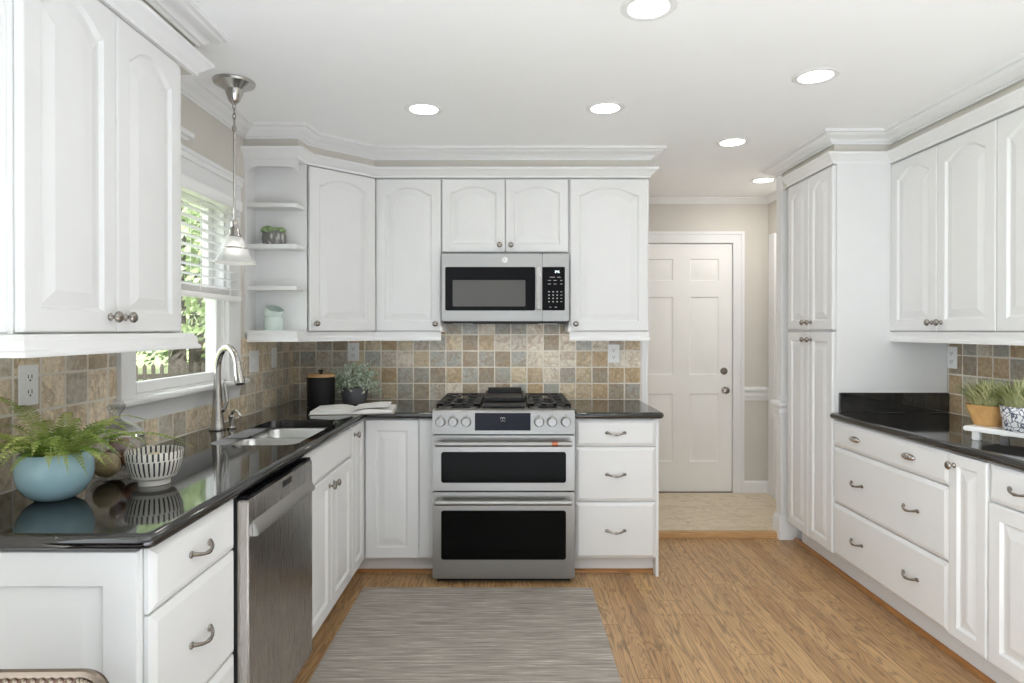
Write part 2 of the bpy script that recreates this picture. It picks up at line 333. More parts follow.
# ------------------------------------------------------------------ mesh helpers
class MB:
    def __init__(s): s.v = []; s.f = []
    def add(s, vs, fs):
        o = len(s.v); s.v += [tuple(x) for x in vs]; s.f += [tuple(i + o for i in f) for f in fs]; return s
    def xf(s, m, start=0):
        s.v[start:] = [tuple(m @ Vector(x)) for x in s.v[start:]]; return s
    def box(s, x0, x1, y0, y1, z0, z1):
        return s.add([(x0, y0, z0), (x1, y0, z0), (x1, y1, z0), (x0, y1, z0), (x0, y0, z1), (x1, y0, z1), (x1, y1, z1), (x0, y1, z1)],
                     [(0, 3, 2, 1), (4, 5, 6, 7), (0, 1, 5, 4), (1, 2, 6, 5), (2, 3, 7, 6), (3, 0, 4, 7)])
    def prism(s, poly, z0, z1):
        n = len(poly)
        return s.add([(x, y, z0) for x, y in poly] + [(x, y, z1) for x, y in poly],
                     [tuple(range(n - 1, -1, -1)), tuple(range(n, 2 * n))] + [(i, (i + 1) % n, n + (i + 1) % n, n + i) for i in range(n)])
    def extx(s, poly, x0, x1):      # polygon in (y, z) pushed along x
        n = len(poly)
        return s.add([(x0, y, z) for y, z in poly] + [(x1, y, z) for y, z in poly],
                     [tuple(range(n)), tuple(range(2 * n - 1, n - 1, -1))] + [(i, n + i, n + (i + 1) % n, (i + 1) % n) for i in range(n)])
    def rings(s, rs, cap0=True, cap1=True, closed=True):
        n = len(rs[0]); vs = [p for r in rs for p in r]; fs = []
        for k in range(len(rs) - 1):
            for i in range(n if closed else n - 1):
                j = (i + 1) % n; fs.append((k * n + i, k * n + j, (k + 1) * n + j, (k + 1) * n + i))
        if cap0: fs.append(tuple(range(n - 1, -1, -1)))
        if cap1: fs.append(tuple(range((len(rs) - 1) * n, len(rs) * n)))
        return s.add(vs, fs)
    def lathe(s, prof, seg=32, c=(0, 0, 0), sx=1, sy=1, cap0=True, cap1=True):
        return s.rings([[(c[0] + sx * r * cos(2 * pi * i / seg), c[1] + sy * r * sin(2 * pi * i / seg), c[2] + z) for i in range(seg)] for r, z in prof], cap0, cap1)
    def tube(s, pts, rad, seg=10, caps=True):
        P = [Vector(p) for p in pts]; n = len(P); rad = rad if isinstance(rad, (list, tuple)) else [rad] * n
        T = [(P[min(i + 1, n - 1)] - P[max(i - 1, 0)]).normalized() for i in range(n)]
        up = Vector((0, 0, 1)) if abs(T[0].z) < .9 else Vector((1, 0, 0))
        a = (up - T[0] * up.dot(T[0])).normalized(); rs = []
        for i in range(n):
            a = (a - T[i] * a.dot(T[i])).normalized(); b = T[i].cross(a)
            rs.append([tuple(P[i] + (a * cos(2 * pi * k / seg) + b * sin(2 * pi * k / seg)) * rad[i]) for k in range(seg)])
        return s.rings(rs, caps, caps)
    def ball(s, c, r, seg=16, rg=10, sc=(1, 1, 1)):
        pr = [(max(1e-4, sin(pi * k / rg)), -cos(pi * k / rg)) for k in range(rg + 1)]
        return s.rings([[(c[0] + sc[0] * r * a * cos(2 * pi * i / seg), c[1] + sc[1] * r * a * sin(2 * pi * i / seg), c[2] + sc[2] * r * z) for i in range(seg)] for a, z in pr])
    def sweep(s, path, prof):       # moulding along a plan polyline; prof = (outwards, z), outwards = right of travel
        n = len(path); d = []
        for i in range(n - 1):
            v = Vector((path[i + 1][0] - path[i][0], path[i + 1][1] - path[i][1])).normalized(); d.append(Vector((v.y, -v.x)))
        off = []
        for i in range(n):
            if i == 0: off.append(d[0])
            elif i == n - 1: off.append(d[-1])
            else:
                m = (d[i - 1] + d[i]).normalized(); off.append(m / max(.3, m.dot(d[i])))
        return s.rings([[(path[i][0] + off[i].x * u, path[i][1] + off[i].y * u, z) for u, z in prof] for i in range(n)])
    def build(s, name, mat, parent=None, bevel=0, seg=2, smooth=True, ang=38, origin=None):
        if origin is not None: s.xf(Matrix.Translation(-Vector(origin)))
        me = bpy.data.meshes.new(name); me.from_pydata(s.v, [], s.f); me.update()
        b = bmesh.new(); b.from_mesh(me)
        bmesh.ops.recalc_face_normals(b, faces=b.faces[:])
        if bevel:
            es = [e for e in b.edges if len(e.link_faces) == 2 and e.calc_face_angle(0) > R(30)]
            bmesh.ops.bevel(b, geom=es, offset=bevel, segments=seg, affect='EDGES', clamp_overlap=True)
        b.to_mesh(me); b.free()
        if smooth:
            for p in me.polygons: p.use_smooth = True
            me.set_sharp_from_angle(angle=R(ang))
        me.materials.append(M[mat])
        o = bpy.data.objects.new(name, me); COL.objects.link(o)
        if origin is not None: o.location = origin
        if parent is not None: o.parent = parent
        return o
def tag(o, label=None, cat=None, group=None, kind=None):
    if label: o['label'] = label
    if cat: o['category'] = cat
    if group: o['group'] = group
    if kind: o['kind'] = kind
    return o
def thing(name, label, cat, loc=(0, 0, 0), rz=0, group=None):
    o = bpy.data.objects.new(name, None); COL.objects.link(o); o.empty_display_size = .1
    o.location = loc; o.rotation_euler = (0, 0, rz); return tag(o, label, cat, group)
def struct(name, mb, mat, label, cat, **kw):
    return tag(mb.build(name, mat, **kw), label, cat, kind='structure')
def box(*a): return MB().box(*a)
def rrect(x0, x1, y0, y1, r, n=6):
    out = []
    for cx, cy, a0 in ((x1 - r, y1 - r, 0), (x0 + r, y1 - r, 90), (x0 + r, y0 + r, 180), (x1 - r, y0 + r, 270)):
        for k in range(n + 1):
            a = R(a0 + 90 * k / n); out.append((cx + r * cos(a), cy + r * sin(a)))
    return out
def copy_tree(o, parent=None):
    c = o.copy(); COL.objects.link(c)
    if parent is not None: c.parent = parent
    for ch in list(o.children): copy_tree(ch, c)
    return c

# ------------------------------------------------------------------ dimensions (metres)
XL, XR, YB = -1.417, 2.398, 4.08          # left, right and back wall faces
CZ = 2.44                                  # ceiling
LF, RF, BF = -.804, 1.757, 3.450           # door faces of the base cabinets: left run, right run, back run
YP = 3.44                                  # kitchen side of the pantry
HY, HX, HZ = 5.13, 2.095, .038             # hall: back wall, right wall, floor height
ZT, ZB = 2.270, 1.358                      # upper doors top and bottom

# ------------------------------------------------------------------ room shell
struct('floor', box(XL - .1, XR + .1, 1.25, 4.115, -.05, 0), 'oak', 'honey oak plank floor of the kitchen', 'floor')
struct('floor_bounce', box(XL - .1, XR + .1, -1.5, 1.25, -.05, 0), 'carpet', 'unseen pale carpet added behind the camera to bounce sunlight upwards', 'floor')  # made-up carpet out of view, throws the sun patch onto the ceiling
struct('floor_hall', box(.86, HX + .02, 4.16, HY + .02, -.05, HZ), 'travertine', 'beige stone tile floor of the hall beyond the step', 'floor')
struct('trim_threshold', box(.868, 1.757, 4.110, 4.170, 0, HZ), 'oaktrim', 'light oak step edging between the kitchen and the hall', 'trim', bevel=.008)
struct('ceiling', box(XL - .1, XR + .1, -1.5, HY + .1, CZ, CZ + .08), 'ceil', 'smooth white ceiling with round recessed lights', 'ceiling')
WY0, WY1, WZ0, WZ1 = 2.345, 3.12, 1.108, 2.008    # window opening
w = MB()
w.box(XL - .085, XL, .25, WY0, 0, CZ); w.box(XL - .085, XL, WY1, YB + .1, 0, CZ); w.box(XL - .085, XL, WY0, WY1, 0, WZ0); w.box(XL - .085, XL, WY0, WY1, WZ1, CZ)
struct('wall_left', w, 'wall', 'greige wall with the window over the sink', 'wall', smooth=False)
struct('wall_back', box(XL, .865, YB, YB + .1, 0, CZ), 'wall', 'greige wall behind the range, ending at the hall opening', 'wall', smooth=False)
struct('wall_right', box(XR, XR + .1, -.3, YB + .1, 0, CZ), 'wall', 'greige wall behind the run of cabinets with the planters', 'wall', smooth=False)
struct('wall_back_stub', box(1.758, XR, 4.095, 4.17, 0, CZ), 'trim', 'short white wall end between the pantry cabinet and the hall', 'wall', smooth=False)
w = MB(); dx0, dx1 = .986, 1.806
w.box(.86, dx0, HY, HY + .1, 0, CZ); w.box(dx1, HX, HY, HY + .1, 0, CZ); w.box(dx0, dx1, HY, HY + .1, HZ + 2.035, CZ)
struct('wall_hall_back', w, 'wall', 'greige hall wall around the panelled door', 'wall', smooth=False)
struct('wall_hall_right', box(HX, HX + .1, 4.17, HY + .1, 0, CZ), 'wall', 'greige side wall of the hall behind the pantry', 'wall', smooth=False)
struct('wall_hall_left', box(.76, .86, 4.18, HY + .1, 0, CZ), 'wall', 'side wall of the hall behind the range wall', 'wall', smooth=False)
# tile
struct('wall_left_tile', box(XL, XL + .01, 1.385, WY0 - .1035, .905, 1.32).box(XL, XL + .01, WY0 - .1035, WY1 + .1, .905, 1.03).box(XL, XL + .01, WY1 + .1, YB, .905, 1.32), 'tileL', 'tumbled slate tile backsplash beside and below the window', 'backsplash', smooth=False)
struct('wall_back_tile', box(XL + .01, .841, YB - .01, YB, .905, 1.43), 'tileB', 'tumbled slate tile backsplash behind the range', 'backsplash', smooth=False)
struct('wall_right_tile', box(XR - .01, XR, 1.4, YP - .003, .905, 1.32), 'tileR', 'tumbled slate tile backsplash behind the planters', 'backsplash', smooth=False)
# opening casing seen edge on, hall trim
struct('trim_opening', box(.866, .884, 4.06, 4.20, HZ, 2.44).box(.842, .868, 4.062, 4.08, 0, 2.27), 'trim', 'white casing at the end of the range wall', 'trim', bevel=.003)
chair_prof = [(0, .79), (.010, .79), (.012, .82), (.016, .825), (.016, .855), (.022, .862), (.03, .875), (.03, .885), (.02, .9), (0, .9)]
base_prof = [(0, HZ), (.014, HZ), (.014, HZ + .075), (.010, HZ + .088), (.004, HZ + .096), (0, HZ + .096)]
struct('trim_chair_rail', MB().sweep([(1.895, HY), (HX, HY)], chair_prof).sweep([(HX, HY), (HX, 5.06)], chair_prof), 'trim', 'white chair rail on the hall wall beside the door', 'trim')
struct('trim_chair_rail_post', MB().sweep([(2.0, 4.17), (1.758, 4.17), (1.758, 4.095), (1.83, 4.095)], chair_prof), 'trim', 'white chair rail wrapped around the wall end by the pantry', 'trim')
struct('baseboard_hall', MB().sweep([(1.895, HY), (HX, HY), (HX, 5.06)], base_prof), 'trim', 'white baseboard on the hall wall beside the door', 'baseboard')
struct('baseboard_post', MB().sweep([(1.95, 4.17), (1.758, 4.17), (1.758, 4.095), (1.86, 4.095)], [(0, 0), (.016, 0), (.016, .12), (.01, .14), (.004, .152), (0, .152)]), 'trim', 'white baseboard block wrapped around the wall end by the pantry', 'baseboard')
cas = [(0, 0), (.018, 0), (.018, .06), (.024, .07), (.024, .088), (0, .088)]
struct('trim_side_casing', box(HX - .022, HX, 4.955, 5.07, HZ, 2.13), 'trim', 'white door casing on the side wall of the hall, seen edge on', 'trim', bevel=.004)
struct('trim_hall_crown', MB().sweep([(.87, HY), (HX, HY), (HX, 4.17)], [(0, 2.392), (.006, 2.392), (.009, 2.40), (.02, 2.414), (.034, 2.426), (.04, 2.431), (.04, CZ), (0, CZ)]), 'trim', 'white crown moulding in the hall above the panelled door', 'trim')

# hall door with six panels
def grid_panels(mb, xs, zs, cells, y, dep=.008, bev=.03):
    for i in range(len(xs) - 1):
        for j in range(len(zs) - 1):
            a, b, c, d = xs[i], xs[i + 1], zs[j], zs[j + 1]
            if (i, j) not in cells:
                mb.add([(a, y, c), (b, y, c), (b, y, d), (a, y, d)], [(0, 1, 2, 3)]); continue
            rs = []
            for ins, yy in ((0, y), (.007, y + dep), (.016, y + dep), (.016 + bev, y + .001)):
                rs.append([(a + ins, yy, c + ins), (b - ins, yy, c + ins), (b - ins, yy, d - ins), (a + ins, yy, d - ins)])
            mb.rings(rs, cap0=False)
dr = tag(thing('door_1', 'white six-panel door at the end of the hall', 'door', (dx0 + .004, HY + .004, HZ + .006)), kind='structure')
d = MB(); dw = dx1 - dx0 - .008
xs = [0, .095, .330, .470, .705, dw]; zs = [0, .245, .80, .955, 1.59, 1.722, 1.90, 2.022]
grid_panels(d, xs, zs, {(1, 1), (3, 1), (1, 3), (3, 3), (1, 5), (3, 5)}, 0)
d.add([(0, .035, 0), (dw, .035, 0), (dw, .035, 2.022), (0, .035, 2.022)], [(0, 1, 2, 3)])
for a, b_ in (((0, 0), (dw, 0)), ((dw, 0), (dw, 2.022)), ((dw, 2.022), (0, 2.022)), ((0, 2.022), (0, 0))):
    d.add([(a[0], 0, a[1]), (b_[0], 0, b_[1]), (b_[0], .035, b_[1]), (a[0], .035, a[1])], [(0, 1, 2, 3)])
d.build('door_leaf', 'hdoor', dr)
ry = Matrix.Rotation(R(90), 4, 'X')     # z axis -> -y
MB().lathe([(.001, 0), (.026, 0), (.028, .006), (.012, .010), (.011, .03), (.024, .04), (.028, .052), (.024, .064), (.008, .069), (.001, .069)], 24).xf(ry).build('door_knob', 'pewter', dr).location = (dw - .062, 0, .83)
MB().lathe([(.001, 0), (.029, 0), (.029, .01), (.024, .016), (.001, .017)], 24).xf(ry).build('deadbolt', 'pewter', dr).location = (dw - .066, 0, .985)
for hz in (.22, .80, 1.80): box(-.004, .012, -.006, .004, hz - .045, hz + .045).build('hinge', 'pewter', dr)
fr = MB()
fr.box(dx0 - .09, dx0, HY - .018, HY, HZ, HZ + 2.125); fr.box(dx1, dx1 + .066, HY - .018, HY, HZ, HZ + 2.1025); fr.box(dx0 - .09, dx1 + .066, HY - .019, HY, HZ + 2.035, HZ + 2.1025)
fr.box(dx1 + .066, dx1 + .089, HY - .026, HY, HZ, HZ + 2.1025); fr.box(dx0 - .09, dx1 + .089, HY - .026, HY, HZ + 2.103, HZ + 2.126)
struct('trim_door_casing', fr, 'trim', 'white casing around the six-panel hall door', 'trim', smooth=False)
struct('trim_door_sill', box(dx0, dx1, HY - .004, HY + .09, HZ - .02, HZ + .004), 'leg', 'dark sill under the six-panel hall door', 'trim')

# ------------------------------------------------------------------ soffits, crown mouldings, light rails
struct('wall_left_soffit', box(XL, -1.135, 1.457, 2.24, ZT, CZ), 'wall', 'greige soffit above the cabinet left of the window', 'soffit', smooth=False)
struct('wall_back_soffit', MB().prism([(XL, 3.345), (-1.13, 3.345), (-1.118, 3.467), (-.814, 3.762), (.825, 3.762), (.825, YB), (XL, YB)], ZT + .005, CZ), 'wall', 'greige soffit above the cabinets around the microwave', 'soffit', smooth=False)
struct('wall_right_soffit', MB().prism([(1.768, 4.095), (1.768, YP + .004), (2.08, YP + .004), (2.08, 1.6), (XR, 1.6), (XR, 4.095)], ZT + .005, CZ), 'wall', 'greige soffit above the pantry and the wall cabinets', 'soffit', smooth=False)
ceil_prof = [(0, 2.377), (.007, 2.377), (.010, 2.385), (.020, 2.388), (.023, 2.394), (.042, 2.404), (.060, 2.413), (.066, 2.423), (.080, 2.426), (.083, CZ), (0, CZ)]
cab_prof = [(-.03, 2.272), (.004, 2.272), (.006, 2.284), (.014, 2.290), (.026, 2.302), (.036, 2.311), (.044, 2.316), (.046, 2.327), (-.03, 2.329)]
rail_prof = [(-.012, 1.300), (.030, 1.300), (.032, 1.306), (.030, 1.312), (.024, 1.316), (.022, 1.338), (.016, 1.344), (.012, 1.352), (-.012, 1.354)]
flush_prof = [(-.012, 1.300), (.002, 1.300), (.003, 1.306), (.002, 1.314), (-.003, 1.318), (-.004, 1.338), (-.001, 1.344), (0, 1.354), (-.012, 1.354)]
left_path = [(XL, 1.447), (-1.125, 1.447), (-1.125, 2.190), (XL, 2.190)]
crown_path = left_path[:2] + [(-1.125, 2.25), (XL, 2.25)]
back_path = [(XL, 3.340), (-1.134, 3.340), (-1.120, 3.462), (-.815, 3.757), (.828, 3.757), (.828, YB)]
right_path = [(1.757, 4.17), (1.757, YP), (2.073, YP), (2.073, 1.6)]
struct('trim_left_ceiling_crown', MB().sweep(crown_path, ceil_prof), 'trim', 'white ceiling crown above the cabinet left of the window', 'trim')
struct('trim_window_ceiling_crown', MB().sweep([(XL, 2.25), (XL, 3.345)], ceil_prof), 'trim', 'white ceiling crown on the wall above the window', 'trim')
struct('trim_back_ceiling_crown', MB().sweep(back_path, ceil_prof), 'trim', 'white ceiling crown above the microwave wall and corner shelves', 'trim')
struct('trim_right_ceiling_crown', MB().sweep([(2.05, 4.17)] + right_path, ceil_prof), 'trim', 'white ceiling crown above the pantry and right wall cabinets', 'trim')
struct('trim_left_cabinet_crown', MB().sweep(crown_path, cab_prof), 'trim', 'white cabinet crown on the cabinet left of the window', 'trim')
struct('trim_back_cabinet_crown', MB().sweep(back_path[:-1] + [(.828, YB)], cab_prof), 'trim', 'white cabinet crown running over the microwave wall cabinets', 'trim')
struct('trim_right_cabinet_crown', MB().sweep([(1.757, 4.0)] + right_path[1:], cab_prof), 'trim', 'white cabinet crown over the pantry and right wall cabinets', 'trim')
struct('trim_left_light_rail', MB().sweep(left_path, rail_prof), 'trim', 'white light rail under the cabinet left of the window', 'trim')
struct('trim_corner_light_rail', MB().sweep([(XL + .012, 3.340), (-1.134, 3.340), (-1.120, 3.462), (-.815, 3.757), (-.420, 3.757)], flush_prof), 'trim', 'white light rail under the corner shelves and corner cabinet', 'trim')
struct('trim_right_end_light_rail', MB().sweep([(.350, 3.757), (.828, 3.757), (.828, YB - .01)], flush_prof), 'trim', 'white light rail under the cabinet beside the hall opening', 'trim')
struct('trim_right_light_rail', MB().sweep([(2.073, YP), (2.073, 1.6)], flush_prof), 'trim', 'white light rail under the wall cabinets above the planters', 'trim')

# ------------------------------------------------------------------ cabinet kit (local: x along the face, y into the cabinet, z up)
def panel_door(x0, x1, z0, z1, t=.02, arch=0.0, stile=.055):
    n = 25 if arch else 2
    def shape(u):
        a = abs(u) / .93
        return 0 if a >= 1 else (1 - a ** 2.3) ** 1.25
    def ring(ins, y, ar):
        a, b, c, dd = x0 + ins, x1 - ins, z0 + ins, z1 - ins
        pts = [(a, y, c), (b, y, c)]
        for k in range(n):
            u = 1 - 2 * k / (n - 1)
            pts.append(((a + b) / 2 + u * (b - a) / 2, y, dd - (ar * (1 - shape(u)) - .006 if ar else 0)))
        return pts
    rs = [ring(0, 0, 0), ring(0, -t + .005, 0), ring(.002, -t + .0015, 0), ring(.006, -t, 0), ring(stile, -t, arch), ring(stile + .008, -t + .010, arch),
          ring(stile + .014, -t + .010, arch), ring(stile + .046, -t + .001, arch), ring(stile + .049, -t + .0005, arch)]
    return MB().rings(rs)
def slab_front(x0, x1, z0, z1, t=.02):
    def ring(i, y): return [(x0 + i, y, z0 + i), (x1 - i, y, z0 + i), (x1 - i, y, z1 - i), (x0 + i, y, z1 - i)]
    return MB().rings([ring(0, 0), ring(0, -t + .010), ring(.004, -t + .007), ring(.016, -t + .0015), ring(.019, -t)])
KNOB = MB().lathe([(.001, 0), (.010, 0), (.011, .003), (.006, .006), (.0055, .014), (.010, .018), (.0155, .022), (.0165, .027), (.013, .032), (.006, .0345), (.001, .035)], 20).xf(ry)
def bow(half=.048):
    pts = []; rad = []
    for k in range(17):
        u = -1 + 2 * k / 16; e = abs(u)
        pts.append((u * half, -.004 - .020 * (1 - e ** 2.6), -.004 + .006 * e ** 2 - (.004 * cos(u * pi / 2))))
        rad.append(.0042 + .0024 * e ** 3 + (.0015 if e < .2 else 0))
    m = MB().tube(pts, rad, 10)
    for sx in (-1, 1): m.ball((sx * half, -.003, .001), .009, 12, 8, (1.25, .5, 1))
    return m
def ovalpull():
    return MB().ball((0, -.001, 0), .045, 20, 12, (1, .5, .36))
PROTO = {}
def hardware(kind, parent, x, z, t=.02):
    mb = {'knob': KNOB, 'pull': bow(), 'oval_pull': ovalpull()}[kind]
    if kind not in PROTO:
        m = MB(); m.v = list(mb.v); m.f = list(mb.f); o = m.build(kind, 'chrome' if kind == 'oval_pull' else 'pewter', ang=60); PROTO[kind] = o
        o.parent = parent
    else:
        o = PROTO[kind].copy(); COL.objects.link(o); o.parent = parent
    o.location = (x, -t, z); return o
def cabinet(name, label, cat, loc, rz, w, dep, z0, z1, fr=.002, toe=0, body='body', group=None):
    c = thing(name, label, cat, (loc[0], loc[1], 0), rz, group)
    b = MB().box(0, w, fr, dep, z0, z1)
    b.build(body, 'cab', c)
    if toe: box(0, w, .075 + fr, dep - .1, .014, z0 + .002).build('toe_kick', 'cab', c)
    return c
def door(c, x0, x1, z0, z1, arch=0, knob=None, stile=.055, kz=None):
    d_ = panel_door(x0, x1, z0, z1, arch=arch, stile=stile).build('door', 'cab', c, ang=9)
    if knob:
        hardware('knob', d_, x0 + .032 if knob[0] == 'l' else x1 - .032, (z0 + .042 if knob[1] == 'b' else z1 - .045) if kz is None else kz)
    return d_
def drawer(c, x0, x1, z0, z1, pulls=(.5,), kind='pull'):
    d_ = slab_front(x0, x1, z0, z1).build('drawer', 'cab', c, ang=20)
    for u in pulls: hardware(kind, d_, x0 + u * (x1 - x0), (z0 + z1) / 2)
    return d_
LR, RR = R(90), R(-90)
BT, B1, B2, B3 = .872, .722, .418, .108    # base fronts: top, two gaps, bottom
g = .003
# wall cabinet left of the window
c = thing('wall_cabinet', 'white double-door wall cabinet left of the window', 'cabinet', (-1.145, 1.447, 0), LR)
box(0, .741, .002, .268, 1.352, ZT + .004).build('body', 'cab', c)
door(c, .004, .349, ZB, ZT - .006, .05, 'rb'); door(c, .353, .697, ZB, ZT - .006, .05, 'lb')
e = MB(); e.rings(panel_door(0, .28, ZB, ZT - .006, t=.012, stile=.06).v and [[(x + .02 * 0, y, z) for x, y, z in panel_door(-.265, -.012, ZB, ZT - .006, t=.012, stile=.05).v[i * 4:(i + 1) * 4]] for i in range(9)])
e.xf(Matrix.Rotation(R(-90), 4, 'Z')).build('end_panel', 'cab', c).location = (.001, 0, 0)
# back wall cabinets
c = thing('wall_cabinet', 'white single-door wall cabinet between the corner cabinet and the microwave', 'cabinet', (-.813, 3.777, 0))
box(.002, .396, .002, .295, 1.352, ZT + .004).build('body', 'cab', c); door(c, .004, .394, ZB, ZT - .006, .045, 'rb')
c = thing('wall_cabinet', 'short white double-door cabinet directly above the microwave', 'cabinet', (-.415, 3.777, 0))
box(.0, .760, .002, .295, 1.822, ZT + .004).build('body', 'cab', c)
door(c, .003, .378, 1.828, ZT - .006, .035, 'rb', .05); door(c, .382, .757, 1.828, ZT - .006, .035, 'lb', .05)
c = thing('wall_cabinet', 'white single-door wall cabinet between the microwave and the hall opening', 'cabinet', (.347, 3.777, 0))
box(.0, .480, .002, .295, 1.352, ZT + .004).build('body', 'cab', c); door(c, .006, .470, ZB, ZT - .006, .045, 'lb')
# diagonal corner cabinet
va, vb = Vector((-1.120, 3.462)), Vector((-.815, 3.757)); dl = (vb - va).length; an = math.atan2(vb.y - va.y, vb.x - va.x)
c = thing('corner_wall_cabinet', 'white angled wall cabinet in the corner beside the open shelves', 'cabinet', (va.x, va.y, 0), an)
inv = Matrix.Rotation(-an, 4, 'Z') @ Matrix.Translation((-va.x, -va.y, 0))
nn = Vector((sin(an), -cos(an))) * -.022
MB().prism([(va.x + nn.x, va.y + nn.y), (vb.x + nn.x, vb.y + nn.y), (-.815, 4.07), (XL + .012, 4.07), (XL + .012, 3.47)], 1.352, ZT + .004).xf(inv).build('body', 'cab', c)
o = door(c, .004, dl - .004, ZB, ZT - .006, .045, 'lb'); 
# open corner shelves
c = thing('open_shelf_unit', 'white open end shelves between the window and the corner cabinet', 'shelf', (XL, 3.34, 0))
box(.0, .014, .0, .128, 1.352, ZT + .004).build('side_panel', 'cab', c)
box(.0, .295, .116, .128, 1.352, ZT + .004).build('back_panel', 'cab', c)
def shelf_poly(t=0): return [(.001, .006), (.25, .006), (.272, .02), (.288, .114), (.001, .114)]
for nm, z0, z1 in (('shelf', 2.018, 2.040), ('shelf', 1.798, 1.822), ('shelf', 1.575, 1.598), ('bottom_shelf', 1.34, 1.362)):
    MB().prism(shelf_poly(), z0, z1).build(nm, 'cab', c, bevel=.003)
vz = MB(); vpts = []
for k in range(21):
    u = k / 20; vpts.append((.014 + .27 * u, 2.235 - .03 * (abs(2 * u - 1) ** 6)))
vz.rings([[(x, .004, z) for x, z in vpts] + [(.284, .004, ZT + .004), (.014, .004, ZT + .004)], [(x, .020, z) for x, z in vpts] + [(.284, .020, ZT + .004), (.014, .020, ZT + .004)]])
vz.build('valance', 'cab', c)
# right wall cabinets
for k, (ya, lab) in enumerate(((YP, 'white double-door wall cabinet next to the pantry, above the planters'), (YP - .748, 'white wall cabinet above the planters, cut off at the picture edge'))):
    c = thing('wall_cabinet', lab, 'cabinet', (2.093, ya, 0), RR)
    box(.001, .746, .002, .300, 1.352, ZT + .004).build('body', 'cab', c)
    door(c, .003, .372, ZB, ZT - .006, .045, 'rb'); door(c, .376, .745, ZB, ZT - .006, .045, 'lb')
# pantry
c = cabinet('pantry_cabinet', 'tall white pantry cabinet between the hall and the right counter', 'cabinet', (RF + .02, 4.0), RR, .56, .61, .138, ZT + .004, toe=1)
for x0, x1, kk in ((.004, .278, 'r'), (.282, .556, 'l')):
    door(c, x0, x1, .142, 1.352, 0, kk + 't', .05); door(c, x0, x1, 1.366, ZT - .006, .04, kk + 'b', .05)
# left run
c = cabinet('drawer_cabinet', 'white three-drawer base cabinet left of the dishwasher', 'cabinet', (LF - .02, 1.405), LR, .436, .59, .105, .877, toe=1)
drawer(c, .004, .433, B1 + g, BT); drawer(c, .004, .433, B2 + g, B1 - g); drawer(c, .004, .433, B3, B2 - g)
ep = panel_door(-.592, -.004, .02, BT, t=.016, stile=.075)
ep.xf(Matrix.Rotation(R(-90), 4, 'Z')).build('end_panel', 'cab', c)
c = cabinet('sink_cabinet', 'white base cabinet under the sink with false front and two doors', 'cabinet', (LF - .02, 2.445), LR, .735, .59, .105, .675, toe=1)
box(0, .735, .002, .02, .675, .877).build('face_rail', 'cab', c)
drawer(c, .004, .731, B1 + g, BT, ()); door(c, .004, .366, B3, B1 - g, 0, 'rt'); door(c, .370, .731, B3, B1 - g, 0, 'lt')
c = thing('corner_cabinet', 'white corner base cabinet between the sink and the range', 'cabinet', (LF - .02, 3.184, 0), LR)
box(0, .278, .002, .59, .105, .877).box(.288, .873, -.396, .59, .105, .877).build('body', 'cab', c)
box(0, .31, .077, .5, .014, .117).box(.30, .80, -.40, .2, .014, .117).xf(Matrix.Translation((.06, 0, 0)), 8).build('toe_kick', 'cab', c)
door(c, .004, .258, B3, BT, 0, 'lt', .05)
d_ = panel_door(0, .293, B3, BT, stile=.06); d_.xf(Matrix.Translation((.286, -.022, 0)) @ Matrix.Rotation(R(-90), 4, 'Z')); d_.build('door', 'cab', c, ang=9)
box(.276, .288, -.400, -.322, B3, BT).build('filler', 'cab', c, bevel=.002)
# right of the range
c = cabinet('drawer_cabinet', 'white three-drawer base cabinet right of the range', 'cabinet', (.347, BF + .02), 0, .452, .57, .105, .877, toe=1)
drawer(c, .006, .448, B1 + g, BT); drawer(c, .006, .448, B2 + g, B1 - g); drawer(c, .006, .448, B3, B2 - g)
box(.452, .468, -.0, .58, 0, .877).build('end_panel', 'cab', c, bevel=.002)
# right run
RB1, RB2, RB3 = .733, .426, .142
c = cabinet('drawer_cabinet', 'wide white three-drawer base cabinet beside the pantry', 'cabinet', (RF + .02, YP), RR, .914, .6, .138, .877, toe=1)
drawer(c, .006, .910, RB1 + g, BT, (.25, .73), 'oval_pull'); drawer(c, .006, .910, RB2 + g, RB1 - g, (.27, .745)); drawer(c, .006, .910, RB3, RB2 - g, (.27, .745))
c = cabinet('narrow_cabinet', 'narrow white base cabinet with a tall single door and knob', 'cabinet', (RF + .02, YP - .914), RR, .205, .6, .138, .877, toe=1)
door(c, .003, .202, RB3, BT, 0, 'lt', .045)
c = cabinet('drawer_cabinet', 'white base cabinet under the planters with a drawer above a door', 'cabinet', (RF + .02, YP - 1.119), RR, .62, .6, .138, .877, toe=1)
drawer(c, .006, .614, RB1 + g, BT, (.25, .75)); door(c, .006, .308, RB3, RB1 - g, 0, 'rt'); door(c, .312, .614, RB3, RB1 - g, 0, 'lt')
# shoe moulding along the toe kicks
shoe = [(0, 0), (.018, 0), (.017, .008), (.011, .014), (0, .018)]
struct('trim_left_shoe', MB().sweep([(LF - .095, 1.41), (LF - .095, BF + .095), (-.43, BF + .095)], shoe), 'shoe', 'oak shoe moulding along the left and corner toe kicks', 'trim')
struct('trim_back_shoe', MB().sweep([(.35, BF + .095), (.80, BF + .095)], shoe), 'shoe', 'oak shoe moulding under the drawers right of the range', 'trim')
struct('trim_right_shoe', MB().sweep([(RF + .095, 4.09), (RF + .095, 1.7)], shoe), 'shoe', 'oak shoe moulding along the toe kicks of the pantry run', 'trim')

